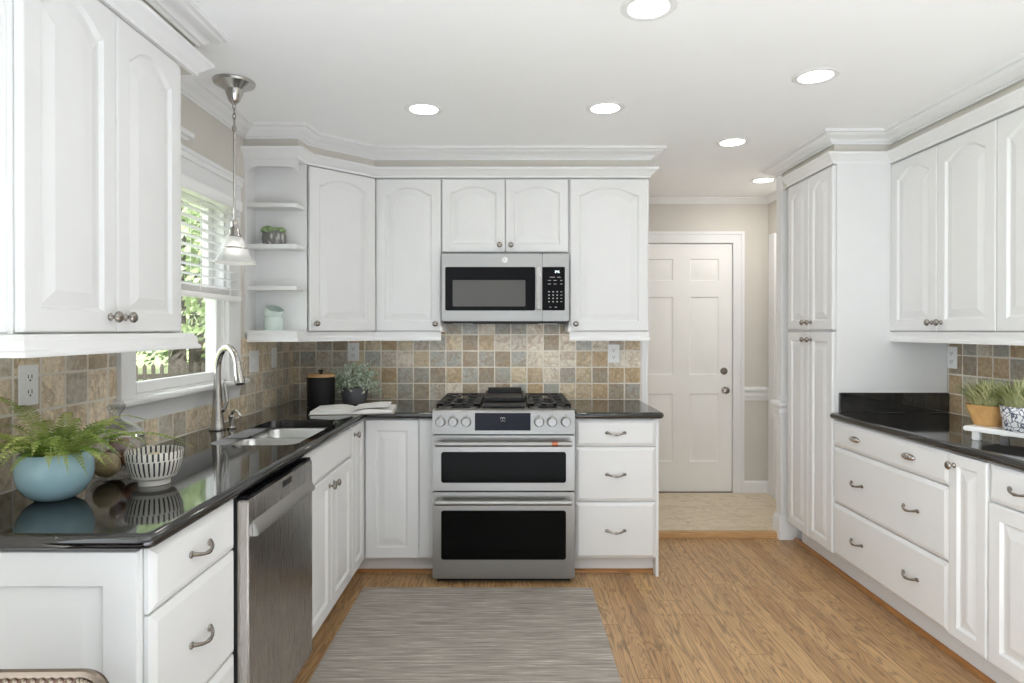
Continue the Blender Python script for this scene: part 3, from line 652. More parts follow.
# ------------------------------------------------------------------ worktops
def worktop(name, outline, holes, label, z0=.878, z1=.914, r=.017):
    n = len(outline)
    def off(dd):
        out = []
        for i in range(n):
            p, q, s_ = Vector(outline[i - 1]), Vector(outline[i]), Vector(outline[(i + 1) % n])
            a = (q - p).normalized(); b = (s_ - q).normalized(); na = Vector((-a.y, a.x)); nb = Vector((-b.y, b.x))
            m = (na + nb).normalized(); m = m / max(.4, m.dot(nb)); out.append(q + m * dd)
        return out
    rs = []
    for k in range(15):
        a = -pi / 2 + pi * k / 14
        dd = r * (1 - cos(a)); z = (z0 + z1) / 2 + (z1 - z0) / 2 * sin(a)
        rs.append([(p.x, p.y, z) for p in off(dd)])
    mb = MB().rings(rs, False, False)
    bm = bmesh.new(); vs = [bm.verts.new(v) for v in mb.v]
    for f in mb.f: bm.faces.new([vs[i] for i in f])
    hol = [[(bm.verts.new((x, y, z0)), bm.verts.new((x, y, z1))) for x, y in h] for h in holes]
    for h in hol:
        for i in range(len(h)):
            j = (i + 1) % len(h); bm.faces.new((h[i][0], h[j][0], h[j][1], h[i][1]))
    for lvl, row in ((0, 0), (1, 14)):
        es = []
        for i in range(n): es.append(bm.edges.get((vs[row * n + i], vs[row * n + (i + 1) % n])))
        for h in hol:
            for i in range(len(h)): es.append(bm.edges.get((h[i][lvl], h[(i + 1) % len(h)][lvl])))
        bmesh.ops.triangle_fill(bm, use_beauty=True, use_dissolve=False, edges=es)
    bmesh.ops.recalc_face_normals(bm, faces=bm.faces[:])
    for e_ in bm.edges: e_.smooth = not (len(e_.link_faces) == 2 and (e_.calc_face_angle(0) > R(50) or any(abs(f_.normal.z) > .999 for f_ in e_.link_faces)))
    for f_ in bm.faces: f_.smooth = True
    me = bpy.data.meshes.new(name); bm.to_mesh(me); bm.free(); me.materials.append(M['granite'])
    o = bpy.data.objects.new(name, me); COL.objects.link(o); return tag(o, label, 'countertop')
SX0, SX1, SY0, SY1 = -1.195, -.845, 2.452, 3.135
sink_hole = rrect(SX0, SX1, SY0, SY1, .06)
CE = -.786
worktop('countertop', [(XL + .011, 1.372), (CE - .03, 1.372), (CE - .008, 1.380), (CE, 1.402), (CE, 3.422), (-.424, 3.422), (-.424, 4.069), (XL + .011, 4.069)], [sink_hole],
        'polished black granite countertop with the sink, along the window wall')
worktop('countertop', [(.346, 3.422), (.818, 3.422), (.836, 3.440), (.836, 4.069), (.346, 4.069)], [], 'short polished black granite countertop right of the range')
worktop('countertop', [(1.745, YP - .001), (1.745, 1.7), (2.387, 1.7), (2.387, YP - .001)], [], 'polished black granite countertop below the right wall cabinets')
tag(box(1.79, 2.384, YP - .022, YP - .002, .915, 1.022).build('granite_upstand', 'granite', bevel=.003), 'black granite upstand against the pantry side', 'backsplash')
# sink
sk = thing('kitchen_sink', 'stainless double-bowl sink under the window', 'sink', ((SX0 + SX1) / 2, (SY0 + SY1) / 2, .69))
def bowl(x0, x1, y0, y1, zt, zb):
    rs = []
    for ins, z, r in ((-.006, zt, .05), (.0, zt, .05), (.004, zt - .006, .05), (.012, zb + .05, .05), (.02, zb + .018, .05), (.045, zb + .001, .045)):
        rs.append([(x, y, z) for x, y in rrect(x0 + ins, x1 - ins, y0 + ins, y1 - ins, max(.012, r))])
    inner = rs
    outer = [[(x, y, z) for x, y in rrect(x0 - .006, x1 + .006, y0 - .006, y1 + .006, .05)] for z in (zb - .004, zt)]
    return MB().rings(outer[:1] + [outer[1]] + inner, True, True)
o = bowl(SX0 - .005, SX1 + .005, SY0 - .005, 2.842, .873, .69).xf(Matrix.Translation((-(SX0 + SX1) / 2, -(SY0 + SY1) / 2, -.69))).build('bowl', 'sinksteel', sk)
o = bowl(SX0 - .005, SX1 + .005, 2.860, SY1 + .005, .873, .69).xf(Matrix.Translation((-(SX0 + SX1) / 2, -(SY0 + SY1) / 2, -.69))).build('bowl', 'sinksteel', sk)
for yy in (2.65, 3.0):
    MB().lathe([(.001, .004), (.02, .004), (.036, .006), (.042, .004), (.042, .001), (.001, .001)], 20, (0, yy - (SY0 + SY1) / 2, .001)).build('drain', 'chrome', sk)
# faucet
fx, fy = -1.318, 2.822
fc = thing('kitchen_faucet', 'tall brushed nickel gooseneck faucet behind the sink', 'faucet', (fx, fy, .914))
MB().lathe([(.001, 0), (.031, 0), (.032, .006), (.028, .02), (.024, .07), (.020, .13), (.0165, .20), (.015, .24), (.001, .24)], 24).build('body', 'chrome', fc)
u = Vector((.79, -.61, 0)); pts = [(0, 0, .23), (0, 0, .262)]
for k in range(17):
    a = pi - k * (pi * .93) / 16; pts.append(tuple(u * (.088 + .088 * cos(a)) + Vector((0, 0, .268 + .105 * sin(a)))))
MB().tube(pts, [.0145] * len(pts), 14).build('spout', 'chrome', fc)
e0 = Vector(pts[-1]); dirv = (Vector(pts[-1]) - Vector(pts[-2])).normalized()
MB().tube([tuple(e0 - dirv * .01), tuple(e0 + dirv * .02), tuple(e0 + dirv * .06), tuple(e0 + dirv * .075)], [.015, .018, .0215, .020], 16).build('spray_head', 'chrome', fc)
MB().tube([tuple(e0 + dirv * .0755), tuple(e0 + dirv * .079)], [.0185, .0175], 16).build('spray_nozzle', 'rubber', fc)
ld = Vector((.75, .2, 0))
MB().tube([tuple(ld * .015 + Vector((0, 0, .085))), tuple(ld * .034 + Vector((0, 0, .095)))], .013, 14).build('handle_hub', 'chrome', fc)
MB().tube([tuple(ld * .034 + Vector((0, 0, .09))), tuple(ld * .05 + Vector((0, 0, .125))), tuple(ld * .046 + Vector((0, 0, .17))), tuple(ld * .036 + Vector((0, 0, .215)))], [.009, .008, .009, .006], 12).build('lever_handle', 'chrome', fc)
MB().lathe([(.001, -.001), (.036, -.001), (.036, .003), (.001, .003)], 24).build('base_gasket', 'rubber', fc)
sp = thing('soap_dispenser', 'small nickel soap dispenser beside the faucet', 'soap dispenser', (-1.274, 2.865, .914))
MB().lathe([(.001, 0), (.019, 0), (.02, .006), (.014, .012), (.013, .045), (.016, .055), (.010, .065), (.001, .067)], 18).build('base', 'chrome', sp)
u2 = Vector((.8, -.6, 0)); MB().tube([(0, 0, .06), tuple(u2 * .01 + Vector((0, 0, .078))), tuple(u2 * .035 + Vector((0, 0, .086))), tuple(u2 * .065 + Vector((0, 0, .076))), tuple(u2 * .08 + Vector((0, 0, .06)))], [.008, .007, .0065, .006, .0055], 10).build('nozzle', 'chrome', sp)

# ------------------------------------------------------------------ dishwasher
dwz = thing('dishwasher', 'stainless dishwasher between the drawers and the sink cabinet', 'dishwasher', (-.770, 1.8415, 0), LR)
DWW = .594
box(.004, DWW - .004, .036, .60, .11, .868).build('body', 'enamel', dwz)
box(0, DWW, 0, .034, .115, .862).build('door', 'steelV', dwz, bevel=.004)
box(.01, DWW - .01, .004, .033, .862, .8725).build('control_strip', 'blackglass', dwz, bevel=.001)
box(.008, DWW - .008, .07, .10, .005, .112).build('toe_panel', 'black', dwz)
MB().extx([(.001, .748), (-.018, .751), (-.021, .758), (-.018, .766), (-.004, .790), (.001, .796)], .028, DWW - .028).build('handle', 'steel', dwz, bevel=.002)
box(.28, .36, -.0015, .002, .832, .852).build('vent_slot', 'black', dwz)

# ------------------------------------------------------------------ range
RX, RYF, RWD = -.4216, 3.365, .763
rg = thing('gas_range', 'stainless double-oven gas range between the base cabinets', 'range', (RX, RYF, 0))
box(.003, RWD - .003, .034, .69, .03, .90).build('body', 'enamel', rg)
box(.02, RWD - .02, .05, .6, 0, .03).build('plinth', 'black', rg)
MB().extx([(-.004, .806), (.004, .924), (.012, .932), (.075, .936), (.075, .806)], 0, RWD).build('control_panel', 'steel', rg, bevel=.002)
def pface(z): return -.004 + .008 * (z - .806) / .118
dp = MB().extx([(pface(.826) - .002, .826), (pface(.919) - .002, .919), (pface(.919) + .004, .919), (pface(.826) + .004, .826)], .228, .526).build('display', 'display', rg)
em = MB()   # the small script badge on the display
for cx_ in (-.006, .006):
    em.tube([(.377 + cx_ + .006 * cos(a), pface(.88) - .003, .888 + .007 * sin(a)) for a in [k * .5 - .6 for k in range(9)]], .0012, 6)
em.tube([(.366, pface(.875) - .003, .875), (.377, pface(.875) - .003, .879), (.389, pface(.875) - .003, .874)], .001, 6)
em.build('display_mark', 'grey', dp)
for k in (.044, .112, .182, .571, .641, .714):
    kb = MB().lathe([(.001, 0), (.029, 0), (.029, .004), (.025, .006), (.024, .028), (.021, .033), (.001, .034)], 24).box(-.004, .004, -.022, .022, .033, .040).xf(ry).build('knob', 'steel', rg)
    kb.location = (k, pface(.874), .874)
    box(-.002, .002, -.0008, .001, .032, .036).build('knob_mark', 'slot', kb).location = (0, 0, 0)
def oven_door(name, z0, z1, wz0, wz1, hz):
    b = MB(); xs = [0, .047, .716, RWD]; zs = [z0, wz0, wz1, z1]
    b.box(0, RWD, 0, .032, z0, z1)
    o = b.build(name, 'steel', rg, bevel=.004)
    ring = [[(x, y, z) for x, z in rrect(.047, .716, wz0, wz1, .014)] for y in (-.0015, .003)]
    MB().rings(ring).build('window', 'ovenglass', o)
    h = MB().tube([(.022, -.052, hz), (.741, -.052, hz)], .0145, 16).build('handle', 'steel', o)
    for hx in (.045, .718): box(hx - .012, hx + .012, -.046, .002, hz - .011, hz + .011).build('handle_bracket', 'steel', o, bevel=.004)
    return o, h
o, h = oven_door('upper_door', .502, .798, .545, .711, .762)
MB().tube([(.636, -.052, .762), (.668, -.052, .762)], .0149, 16).build('handle_band', 'copper', o)
oven_door('lower_door', .030, .494, .133, .397, .452)
# cooktop
ct = box(.002, RWD - .002, .075, .69, .898, .921).build('cooktop', 'steel', rg, bevel=.003)
for bx, by in ((.135, .21), (.135, .50), (.628, .21), (.628, .50)):
    MB().lathe([(.001, 0), (.052, 0), (.050, .008), (.036, .012), (.036, .018), (.001, .020)], 24, (bx, by, .921)).build('burner', 'iron', ct)
    MB().lathe([(.058, .0), (.060, .002), (.054, .003)], 24, (bx, by, .921), cap0=False, cap1=False).build('burner_ring', 'chrome', ct)
for x0, x1 in ((.012, .250), (.513, .751)):
    gm = MB(); z0, z1 = .944, .958
    for y in (.085, .35, .36, .665): gm.box(x0, x1, y, y + .012, z0, z1)
    for x in (x0, x1 - .012): gm.box(x, x + .012, .085, .677, z0, z1)
    for yc in (.21, .50):
        for k in range(4):
            x = x0 + .02 + k * (x1 - x0 - .05) / 3
            gm.box(x - .005, x + .015, yc - .125, yc - .03, z0 + .002, z1); gm.box(x - .005, x + .015, yc + .03, yc + .125, z0 + .002, z1)
        gm.box(x0, x0 + .085, yc - .006, yc + .006, z0, z1); gm.box(x1 - .085, x1, yc - .006, yc + .006, z0, z1)
    for x in (x0, x1 - .012):
        for y in (.085, .35, .665): gm.box(x, x + .012, y, y + .012, .921, z0)
    gm.build('grate', 'iron', rg)
gm = MB().box(.262, .501, .085, .677, .940, .950)
for x in (.266, .487):
    for y in (.09, .66): gm.box(x, x + .01, y, y + .012, .921, .942)
gm.build('grate', 'iron', rg)
gr = MB(); a = [[(x, y, z) for x, y in rrect(.262 + i, .501 - i, .24 + i, .675 - i, .015)] for i, z in ((.006, .951), (0, .957), (0, .976), (.010, .976), (.014, .963))]
gr.rings(a); gr.box(.345, .418, .225, .245, .966, .976); gr.extx([(.655, .97), (.655, .992), (.68, .996), (.68, .96)], .275, .488)
gr.build('griddle', 'iron', rg)

# ------------------------------------------------------------------ microwave
MW, MH = .749, .400
mw = thing('microwave_oven', 'stainless over-the-range microwave under the short wall cabinet', 'microwave', (-.409, 3.70, 1.412))
box(.003, MW - .003, .03, .375, .008, MH).build('body', 'enamel', mw)
box(0, .5925, 0, .03, .004, MH).build('door', 'steel', mw, bevel=.003)
dm = [o for o in mw.children if o.name.startswith('door')][0]
MB().rings([[(x, y, z) for x, z in rrect(.0215, .551, .066, .3225, .010)] for y in (-.002, .003)]).build('door_glass', 'blackglass', dm)
MB().rings([[(x, y, z) for x, z in rrect(.066, .493, .090, .245, .006)] for y in (-.0028, .003)]).build('window', 'mesh', dm)
box(.553, .588, -.046, -.026, .066, .3235).build('handle', 'chrome', dm, bevel=.008, seg=3)
for z in (.075, .315): box(.561, .579, -.032, .001, z - .01, z + .01).build('handle_bracket', 'steel', dm, bevel=.003)
bd = MB().lathe([(.001, 0), (.0175, 0), (.0175, .003), (.0155, .004), (.001, .004)], 28).xf(ry).build('badge', 'plate', dm); bd.location = (.372, 0, .363)
cu = MB()
for sx in (-1, 1):
    cu.tube([(sx * (.003 + .005 * cos(a_)), -.0045, .001 + .006 * sin(a_)) for a_ in [k * .55 for k in range(10)]], .0009, 6)
cu.tube([(.0135 * cos(k * 2 * pi / 24), -.0042, .0135 * sin(k * 2 * pi / 24)) for k in range(25)], .0006, 6)
cu.build('badge_script', 'grey', bd)
box(.5945, MW, 0, .03, .004, MH).build('control_panel', 'steel', mw, bevel=.003)
cp = MB().rings([[(x, y, z) for x, z in rrect(.592, .7255, .067, .3225, .006)] for y in (-.002, .003)]).build('keypad', 'blackglass', mw)
dg = MB()
def seg7(x, z, ch, w_=.006, h_=.012):
    S7 = {'1': 'bc', '2': 'abged', '0': 'abcdef', '3': 'abgcd', '4': 'fgbc', '5': 'afgcd'}[ch]
    P = {'a': ((0, h_), (w_, h_)), 'b': ((w_, h_ / 2), (w_, h_)), 'c': ((w_, 0), (w_, h_ / 2)), 'd': ((0, 0), (w_, 0)), 'e': ((0, 0), (0, h_ / 2)), 'f': ((0, h_ / 2), (0, h_)), 'g': ((0, h_ / 2), (w_, h_ / 2))}
    for s_ in S7:
        (xa, za), (xb, zb) = P[s_]; dg.tube([(x + xa, -.003, z + za), (x + xb, -.003, z + zb)], .0011, 6)
for i, ch in enumerate('245'): seg7(.668 + i * .009, .288, ch)
dg.build('clock_digits', 'digit', cp)
def key(x, z, w_, h_): return box(x - w_ / 2, x + w_ / 2, -.0026, -.001, z - h_ / 2, z + h_ / 2)
for r in range(4):
    for cc in range(3): key(.632 + cc * .024, .118 + r * .0195, .008, .006).build('key', 'grey', cp)
    key(.704, .118 + r * .0195, .010, .003).build('key', 'grey', cp)
for x, z, w_ in ((.634, .222, .016), (.668, .222, .016), (.704, .222, .012), (.634, .243, .018), (.668, .243, .018), (.704, .243, .012), (.640, .086, .012), (.672, .086, .012), (.652, .262, .03), (.69, .262, .02)):
    key(x, z, w_, .003).build('key', 'grey', cp)
box(.01, MW - .01, .02, .36, -.010, .009).build('underside_vent', 'black', mw, bevel=.004)
for x in (.12, .63):
    box(x - .06, x + .06, .04, .10, -.013, -.009).build('cooktop_lamp', 'ring', mw, bevel=.002)
    ml = bpy.data.lights.new('cooktop_lamp_light', 'AREA'); ml.shape = 'RECTANGLE'; ml.size = .11; ml.size_y = .05; ml.energy = .7; ml.color = (1, .95, .88)
    mo = bpy.data.objects.new('cooktop_lamp_light', ml); COL.objects.link(mo); mo.parent = mw; mo.location = (x, .07, -.016)

# ------------------------------------------------------------------ window over the sink
wn = tag(thing('window_1', 'white double-hung window over the sink', 'window', (XL, WY0, WZ0)), kind='structure')
ow, oh = WY1 - WY0, WZ1 - WZ0
def wb(x0, x1, y0, y1, z0, z1, m=None):
    m = m or MB(); return m.box(x0, x1, y0, y1, z0, z1)
j = MB(); j.box(-.09, .0, -.0, .018, 0, oh); j.box(-.09, 0, ow - .018, ow, 0, oh); j.box(-.09, 0, 0, ow, oh - .018, oh); j.box(-.09, .0, 0, ow, 0, .012)
j.build('window_jamb', 'trim', wn)
def sash(name, x, z0, z1):
    s_ = MB(); s_.box(x - .035, x, .018, .062, z0, z1); s_.box(x - .035, x, ow - .062, ow - .018, z0, z1); s_.box(x - .035, x, .062, ow - .062, z0, z0 + .042); s_.box(x - .035, x, .062, ow - .062, z1 - .036, z1)
    o = s_.build(name, 'trim', wn, bevel=.003)
    box(x - .020, x - .016, .06, ow - .06, z0 + .04, z1 - .034).build('pane', 'glass', o); return o
sash('lower_sash', -.016, .012, .455); sash('upper_sash', -.052, .42, oh - .018)
k = MB(); k.box(0, .018, -.10, 0, -.002, oh + .012); k.box(0, .018, ow, ow + .135, -.002, oh + .012); k.box(0, .020, -.10, ow + .135, oh - .002, oh + .105)
k.box(0, .028, -.103, -.078, -.001, oh + .10); k.box(0, .030, -.106, ow + .138, oh + .092, oh + .118); k.box(0, .036, -.112, ow + .141, oh + .1175, oh + .135)
k.build('casing', 'trim', wn, smooth=False)
k = MB(); k.box(-.01, .058, -.135, ow + .165, -.018, .004); k.build('stool', 'trim', wn, bevel=.006)
k = MB().sweep([(.0, -.10), (.0, ow + .135)], [(0, -.09), (.012, -.09), (.014, -.06), (.02, -.05), (.026, -.03), (.034, -.018), (0, -.018)])
k.build('apron', 'trim', wn)
bl = thing('window_blind', 'white horizontal slat blind drawn halfway down the window', 'blind', (XL + .022, WY0, WZ0))
box(.0, .050, -.03, ow + .035, oh - .055, oh - .004).build('headrail', 'plate', bl, bevel=.004)
for i in range(10):
    z = .455 + i * .0405
    MB().extx([(-.0, 0), (.002, .003), (-.002, .003)], 0, 1)
    box(.004, .046, -.02, ow + .025, z, z + .0028).xf(Matrix.Translation((0, 0, 0))).build('slat', 'slat', bl)
st = MB()
for i in range(5): st.box(.003, .047, -.02, ow + .025, .425 + i * .005, .428 + i * .005)
st.build('stacked_slats', 'plate', bl)
box(.002, .048, -.022, ow + .027, .398, .422).build('bottom_rail', 'plate', bl, bevel=.004)
for y in (.10, ow / 2, ow - .10): MB().tube([(.047, y, .41), (.047, y, oh - .05)], .0012, 6).tube([(.003, y, .41), (.003, y, oh - .05)], .0012, 6).build('ladder_cord', 'plate', bl)
lg = thing('wall_ledge', 'small white moulded ledge above the window beside the wall cabinet', 'ledge', (XL, 2.195, 2.150))
box(0, .10, 0, .43, .008, .03).build('board', 'trim', lg, bevel=.003)
box(0, .085, 0, .415, -.004, .008).build('moulding', 'trim', lg, bevel=.003)

# ------------------------------------------------------------------ wall plates
def plate(name, label, loc, rz, w_=.075, h_=.118, kind='outlet', n=1):
    p = thing(name, label, 'outlet' if kind == 'outlet' else 'light switch', loc, rz)
    o = MB().box(-w_ / 2, w_ / 2, -.006, 0, -h_ / 2, h_ / 2).build('plate', 'plate', p, bevel=.0025)
    if kind == 'outlet':
        for z in (-.022, .022):
            r_ = MB().rings([[(x, y, z + zz) for x, zz in rrect(-.017, .017, -.014, .014, .011)] for y in (-.008, -.004)]).build('socket', 'plate', p)
            MB().box(-.008, -.0055, -.0085, -.006, z - .002, z + .008).box(.0055, .008, -.0085, -.006, z - .003, z + .009).ball((0, -.0078, z - .008), .0028, 8, 6).build('slots', 'slot', r_)
    else:
        for i in range(n):
            x = (i - (n - 1) / 2) * .046
            box(x - .008, x + .008, -.008, -.004, -.014, .014).build('toggle_plate', 'plate', p)
            MB().extx([(-.006, -.005), (-.018, .006), (-.017, .011), (-.006, .006)], x - .004, x + .004).build('toggle', 'plate', p)
    return p
plate('wall_outlet', 'white wall outlet on the tile above the fern', (XL + .010, 1.829, 1.203), LR)
plate('light_switch', 'white double switch plate on the tile right beside the window', (XL + .010, 3.435, 1.192), LR, .122, .118, 'switch', 2)
plate('light_switch', 'white single switch plate on the tile nearest the room corner', (XL + .010, 3.727, 1.20), LR, .075, .118, 'switch', 1)
plate('wall_outlet', 'white wall outlet on the tile behind the eucalyptus plant', (-1.02, YB - .010, 1.222), 0)
plate('wall_outlet', 'white wall outlet on the tile right of the range', (.663, YB - .010, 1.211), 0)
plate('wall_outlet', 'white wall outlet on the tile next to the pantry side', (XR - .010, 3.40, 1.215), RR)

# ------------------------------------------------------------------ recessed lights, pendant
def downlight(x, y, label, watts=DOWNLIGHT_W):
    t_ = thing('recessed_light', label, 'ceiling light', (x, y, CZ), 0, 'round recessed ceiling lights')
    MB().lathe([(.066, -.001), (.070, -.006), (.088, -.006), (.094, -.001)], 36, cap0=False, cap1=False).build('trim_ring', 'ring', t_)
    MB().lathe([(.001, -.0035), (.066, -.0035), (.066, -.0005), (.001, -.0005)], 36).build('diffuser', 'lamp', t_)
    ld_ = bpy.data.lights.new('downlight', 'AREA'); ld_.shape = 'DISK'; ld_.size = .13; ld_.energy = watts; ld_.color = (1, .97, .93)
    lo = bpy.data.objects.new('downlight', ld_); COL.objects.link(lo); lo.parent = t_; lo.location = (0, 0, -.008)
    return t_
downlight(.458, 2.10, 'largest recessed light, at the top edge of the picture')
downlight(1.289, 2.667, 'recessed light in the ceiling in front of the pantry and right wall cabinets')
downlight(-.424, 3.065, 'recessed light left of the microwave, nearest the pendant')
downlight(.456, 3.05, 'recessed light above and right of the microwave')
downlight(1.266, 3.603, 'recessed light just in front of the hall opening')
downlight(1.81, 4.516, 'smallest recessed light, in the hall ceiling', 4.8)
pn = thing('pendant_lamp', 'nickel pendant lamp with a white glass bell shade over the sink', 'pendant lamp', (-1.20, 2.73, CZ))
MB().lathe([(.001, 0), (.086, 0), (.088, -.004), (.084, -.014), (.060, -.026), (.040, -.038), (.034, -.055), (.022, -.085), (.010, -.098), (.001, -.10)], 32).build('canopy', 'chrome', pn)
ch = MB()
for i in range(4):
    z = -.108 - i * .021; pts = []
    for k in range(13):
        a = 2 * pi * k / 12; q = (.0065 * cos(a), 0, .014 * sin(a)) if i % 2 == 0 else (0, .0065 * cos(a), .014 * sin(a)); pts.append((q[0], q[1], z + q[2]))
    ch.tube(pts, .0022, 6, False)
ch.build('chain', 'chrome', pn)
MB().tube([(0, 0, -.186), (0, 0, -.200), (0, 0, -.215), (0, 0, -.218), (0, 0, -.61)], [.004, .010, .009, .0052, .0052], 10).build('rod', 'chrome', pn)
MB().lathe([(.001, -.60), (.012, -.60), (.016, -.615), (.014, -.63), (.022, -.64), (.024, -.66), (.030, -.672), (.026, -.69), (.001, -.69)], 24).build('socket', 'chrome', pn)
sh = [(.026, -.672), (.036, -.676), (.044, -.69), (.050, -.712), (.053, -.722), (.058, -.73), (.066, -.752), (.078, -.772), (.092, -.783), (.094, -.786)]
MB().lathe(sh + [(r - .003, z - .001) for r, z in sh[::-1]], 36, cap0=False, cap1=False).build('shade', 'milk', pn)
MB().lathe([(.0535, -.7195), (.0552, -.722), (.0555, -.725), (.0545, -.728)], 36, cap0=False, cap1=False).build('shade_band', 'chrome', pn)
MB().ball((0, 0, -.725), .026, 16, 10, (1, 1, 1.2)).build('bulb', 'bulb', pn)

# ------------------------------------------------------------------ rug
o = tag(MB().rings([[(x, y, z) for x, y in rrect(-.780, .424, 1.55, 3.306, .012, 3)] for z in (.001, .008)]).build('area_rug', 'rug'), 'grey striped flat-woven rug on the oak floor before the range', 'rug')

# ------------------------------------------------------------------ counter things, left
def frond(mb, base, az, length, rise, droop, wid, n=22, leaf=.0040):
    p = Vector(base); d_ = Vector((cos(az), sin(az), 0)); side = Vector((-sin(az), cos(az), 0)); pts = []
    for k in range(n + 1):
        u_ = k / n
        pts.append(p + d_ * (length * u_) + Vector((0, 0, rise * sin(min(1, u_ * 1.15) * pi * .55) - droop * u_ ** 2.2)))
    mb.tube([tuple(q) for q in pts], [.0016 * (1 - .7 * k / n) for k in range(n + 1)], 5)
    for k in range(2, n + 1):
        u_ = k / n; tdir = (pts[k] - pts[k - 1]).normalized(); L = wid * sin(pi * min(1, u_ * .92 + .10)) ** .7 * (1.02 - .55 * u_)
        up = tdir.cross(side).normalized()
        for sg in (-1, 1):
            for half in (.25,):
                q = pts[k - 1].lerp(pts[k], half)
                v = (side * sg + tdir * .45 - up * rnd.uniform(-.05, .3)).normalized(); w_ = tdir * leaf
                mb.add([tuple(q - w_ * .5), tuple(q + v * L * .5 - w_ * .75 + up * .002), tuple(q + v * L + w_ * .3), tuple(q + v * L * .5 + w_ * .75 + up * .002), tuple(q + w_ * .5)], [(0, 1, 2, 3, 4)])
bx, by = -1.215, 1.675
pf = thing('potted_fern', 'green fern in a round pale blue glazed bowl', 'potted plant', (bx, by, .915))
MB().lathe([(.001, .0), (.040, .0), (.048, .003), (.068, .018), (.083, .042), (.0895, .070), (.0885, .094), (.083, .114), (.0785, .124), (.074, .125), (.078, .112), (.080, .095), (.078, .08), (.001, .075)], 48).build('bowl', 'blueglaze', pf)
MB().lathe([(.001, .108), (.04, .106), (.074, .10), (.001, .095)], 24).build('soil', 'soil', pf)
fm = MB()
for i in range(54):
    az = 2 * pi * i * .381966 + rnd.uniform(-.3, .3); k = i / 53
    L = rnd.uniform(.12, .22); rs_ = rnd.uniform(.05, .125); dr_ = rnd.uniform(.02, .085)
    frond(fm, (.045 * cos(az) * rnd.random(), .045 * sin(az) * rnd.random(), .108), az, L, rs_, dr_, rnd.uniform(.020, .028), 20)
for az, L, rs_, dr_ in ((.12, .33, .09, .07), (.30, .29, .075, .045), (-.15, .26, .10, .06), (2.9, .25, .17, .03), (2.6, .25, .15, .05), (3.5, .28, .12, .09), (3.2, .30, .09, .07), (1.0, .22, .11, .04), (-.5, .22, .06, .06), (2.0, .2, .12, .04)):
    frond(fm, (.02 * cos(az), .02 * sin(az), .11), az, L, rs_, dr_, .028, 30)
fm.v = [(max(x, XL + .016 - bx), y, max(z, .004)) for x, y, z in fm.v]
fm.build('foliage', 'fern', pf, smooth=False)
# glass jar and the balls in it
jx, jy = -1.203, 1.915
jr = thing('glass_jar', 'clear glass lidded jar holding wooden balls, behind the striped bowl', 'jar', (jx, jy, .915))
pr = [(.001, .003), (.040, .003), (.060, .008), (.074, .030), (.079, .062), (.077, .098), (.072, .124)]
MB().lathe([(.001, 0), (.042, 0)] + [(r + .003, z) for r, z in pr[2:]] + pr[::-1][:-2] + [(.04, .004), (.001, .004)], 40).build('body', 'jar', jr)
ld_ = [(.078, .125), (.079, .130), (.060, .150), (.034, .168), (.016, .178)]
MB().lathe(ld_ + [(r - .003, z - .002) for r, z in ld_[::-1]], 40, cap0=False, cap1=False).build('lid', 'jarlid', jr)
MB().lathe([(.001, .174), (.016, .176), (.010, .184), (.012, .192), (.022, .206), (.026, .216), (.022, .220), (.001, .218)], 24).build('lid_knob', 'jarlid', jr)
for x, y, z, r, mt, nm, lab in ((-.006, -.036, .0445, .037, 'ballL', 'wooden_ball', 'light tan wooden ball low in the glass jar'), (-.030, .036, .048, .034, 'ballD', 'wicker_ball', 'dark brown woven ball behind the tan ball in the jar'),
                                (.036, .026, .048, .028, 'ballR', 'wooden_ball', 'reddish brown ball in the jar beside the striped bowl'), (.002, .012, .1045, .0275, 'ballD', 'wicker_ball', 'dark brown woven ball on top in the glass jar')):
    tag(MB().ball((0, 0, 0), r, 24, 16).build(nm, mt, origin=None), lab, 'decorative ball').location = (jx + x, jy + y, .915 + z)
# striped bowl
sx_, sy_ = -1.044, 1.84
bw = thing('striped_bowl', 'white footed bowl with black brushstroke stripes', 'bowl', (sx_, sy_, .915))
MB().lathe([(.001, .004), (.036, .004), (.038, 0), (.042, 0), (.042, .014), (.058, .022), (.068, .044), (.074, .068), (.0765, .094), (.0755, .097), (.073, .096), (.070, .070), (.062, .048), (.046, .030), (.001, .026)], 48).build('body', 'stripe', bw)
for x, y, r, lab in ((-.012, .018, .034, 'cream stone ball lying in the striped bowl, nearer the jar'), (.036, -.02, .026, 'smaller cream stone ball lying in the striped bowl')):
    tag(MB().ball((0, 0, 0), r, 18, 12, (1, 1, .8)).build('stone_ball', 'cream'), lab, 'decorative ball').location = (sx_ + x, sy_ + y, .915 + .030 + r * .8 + (.012 if r < .03 else .002))
# canister
cn = thing('storage_canister', 'black canister with a wooden lid in the counter corner', 'canister', (-1.108, 3.665, .915))
MB().lathe([(.001, 0), (.074, 0), (.078, .004), (.079, .01), (.079, .172), (.076, .176), (.001, .176)], 40).build('body', 'canister', cn)
MB().lathe([(.001, .1762), (.079, .1762), (.080, .179), (.080, .190), (.077, .193), (.001, .193)], 40).build('lid', 'lidwood', cn)
MB().lathe([(.001, .193), (.009, .193), (.008, .200), (.013, .208), (.012, .217), (.001, .220)], 20).build('lid_knob', 'black', cn)
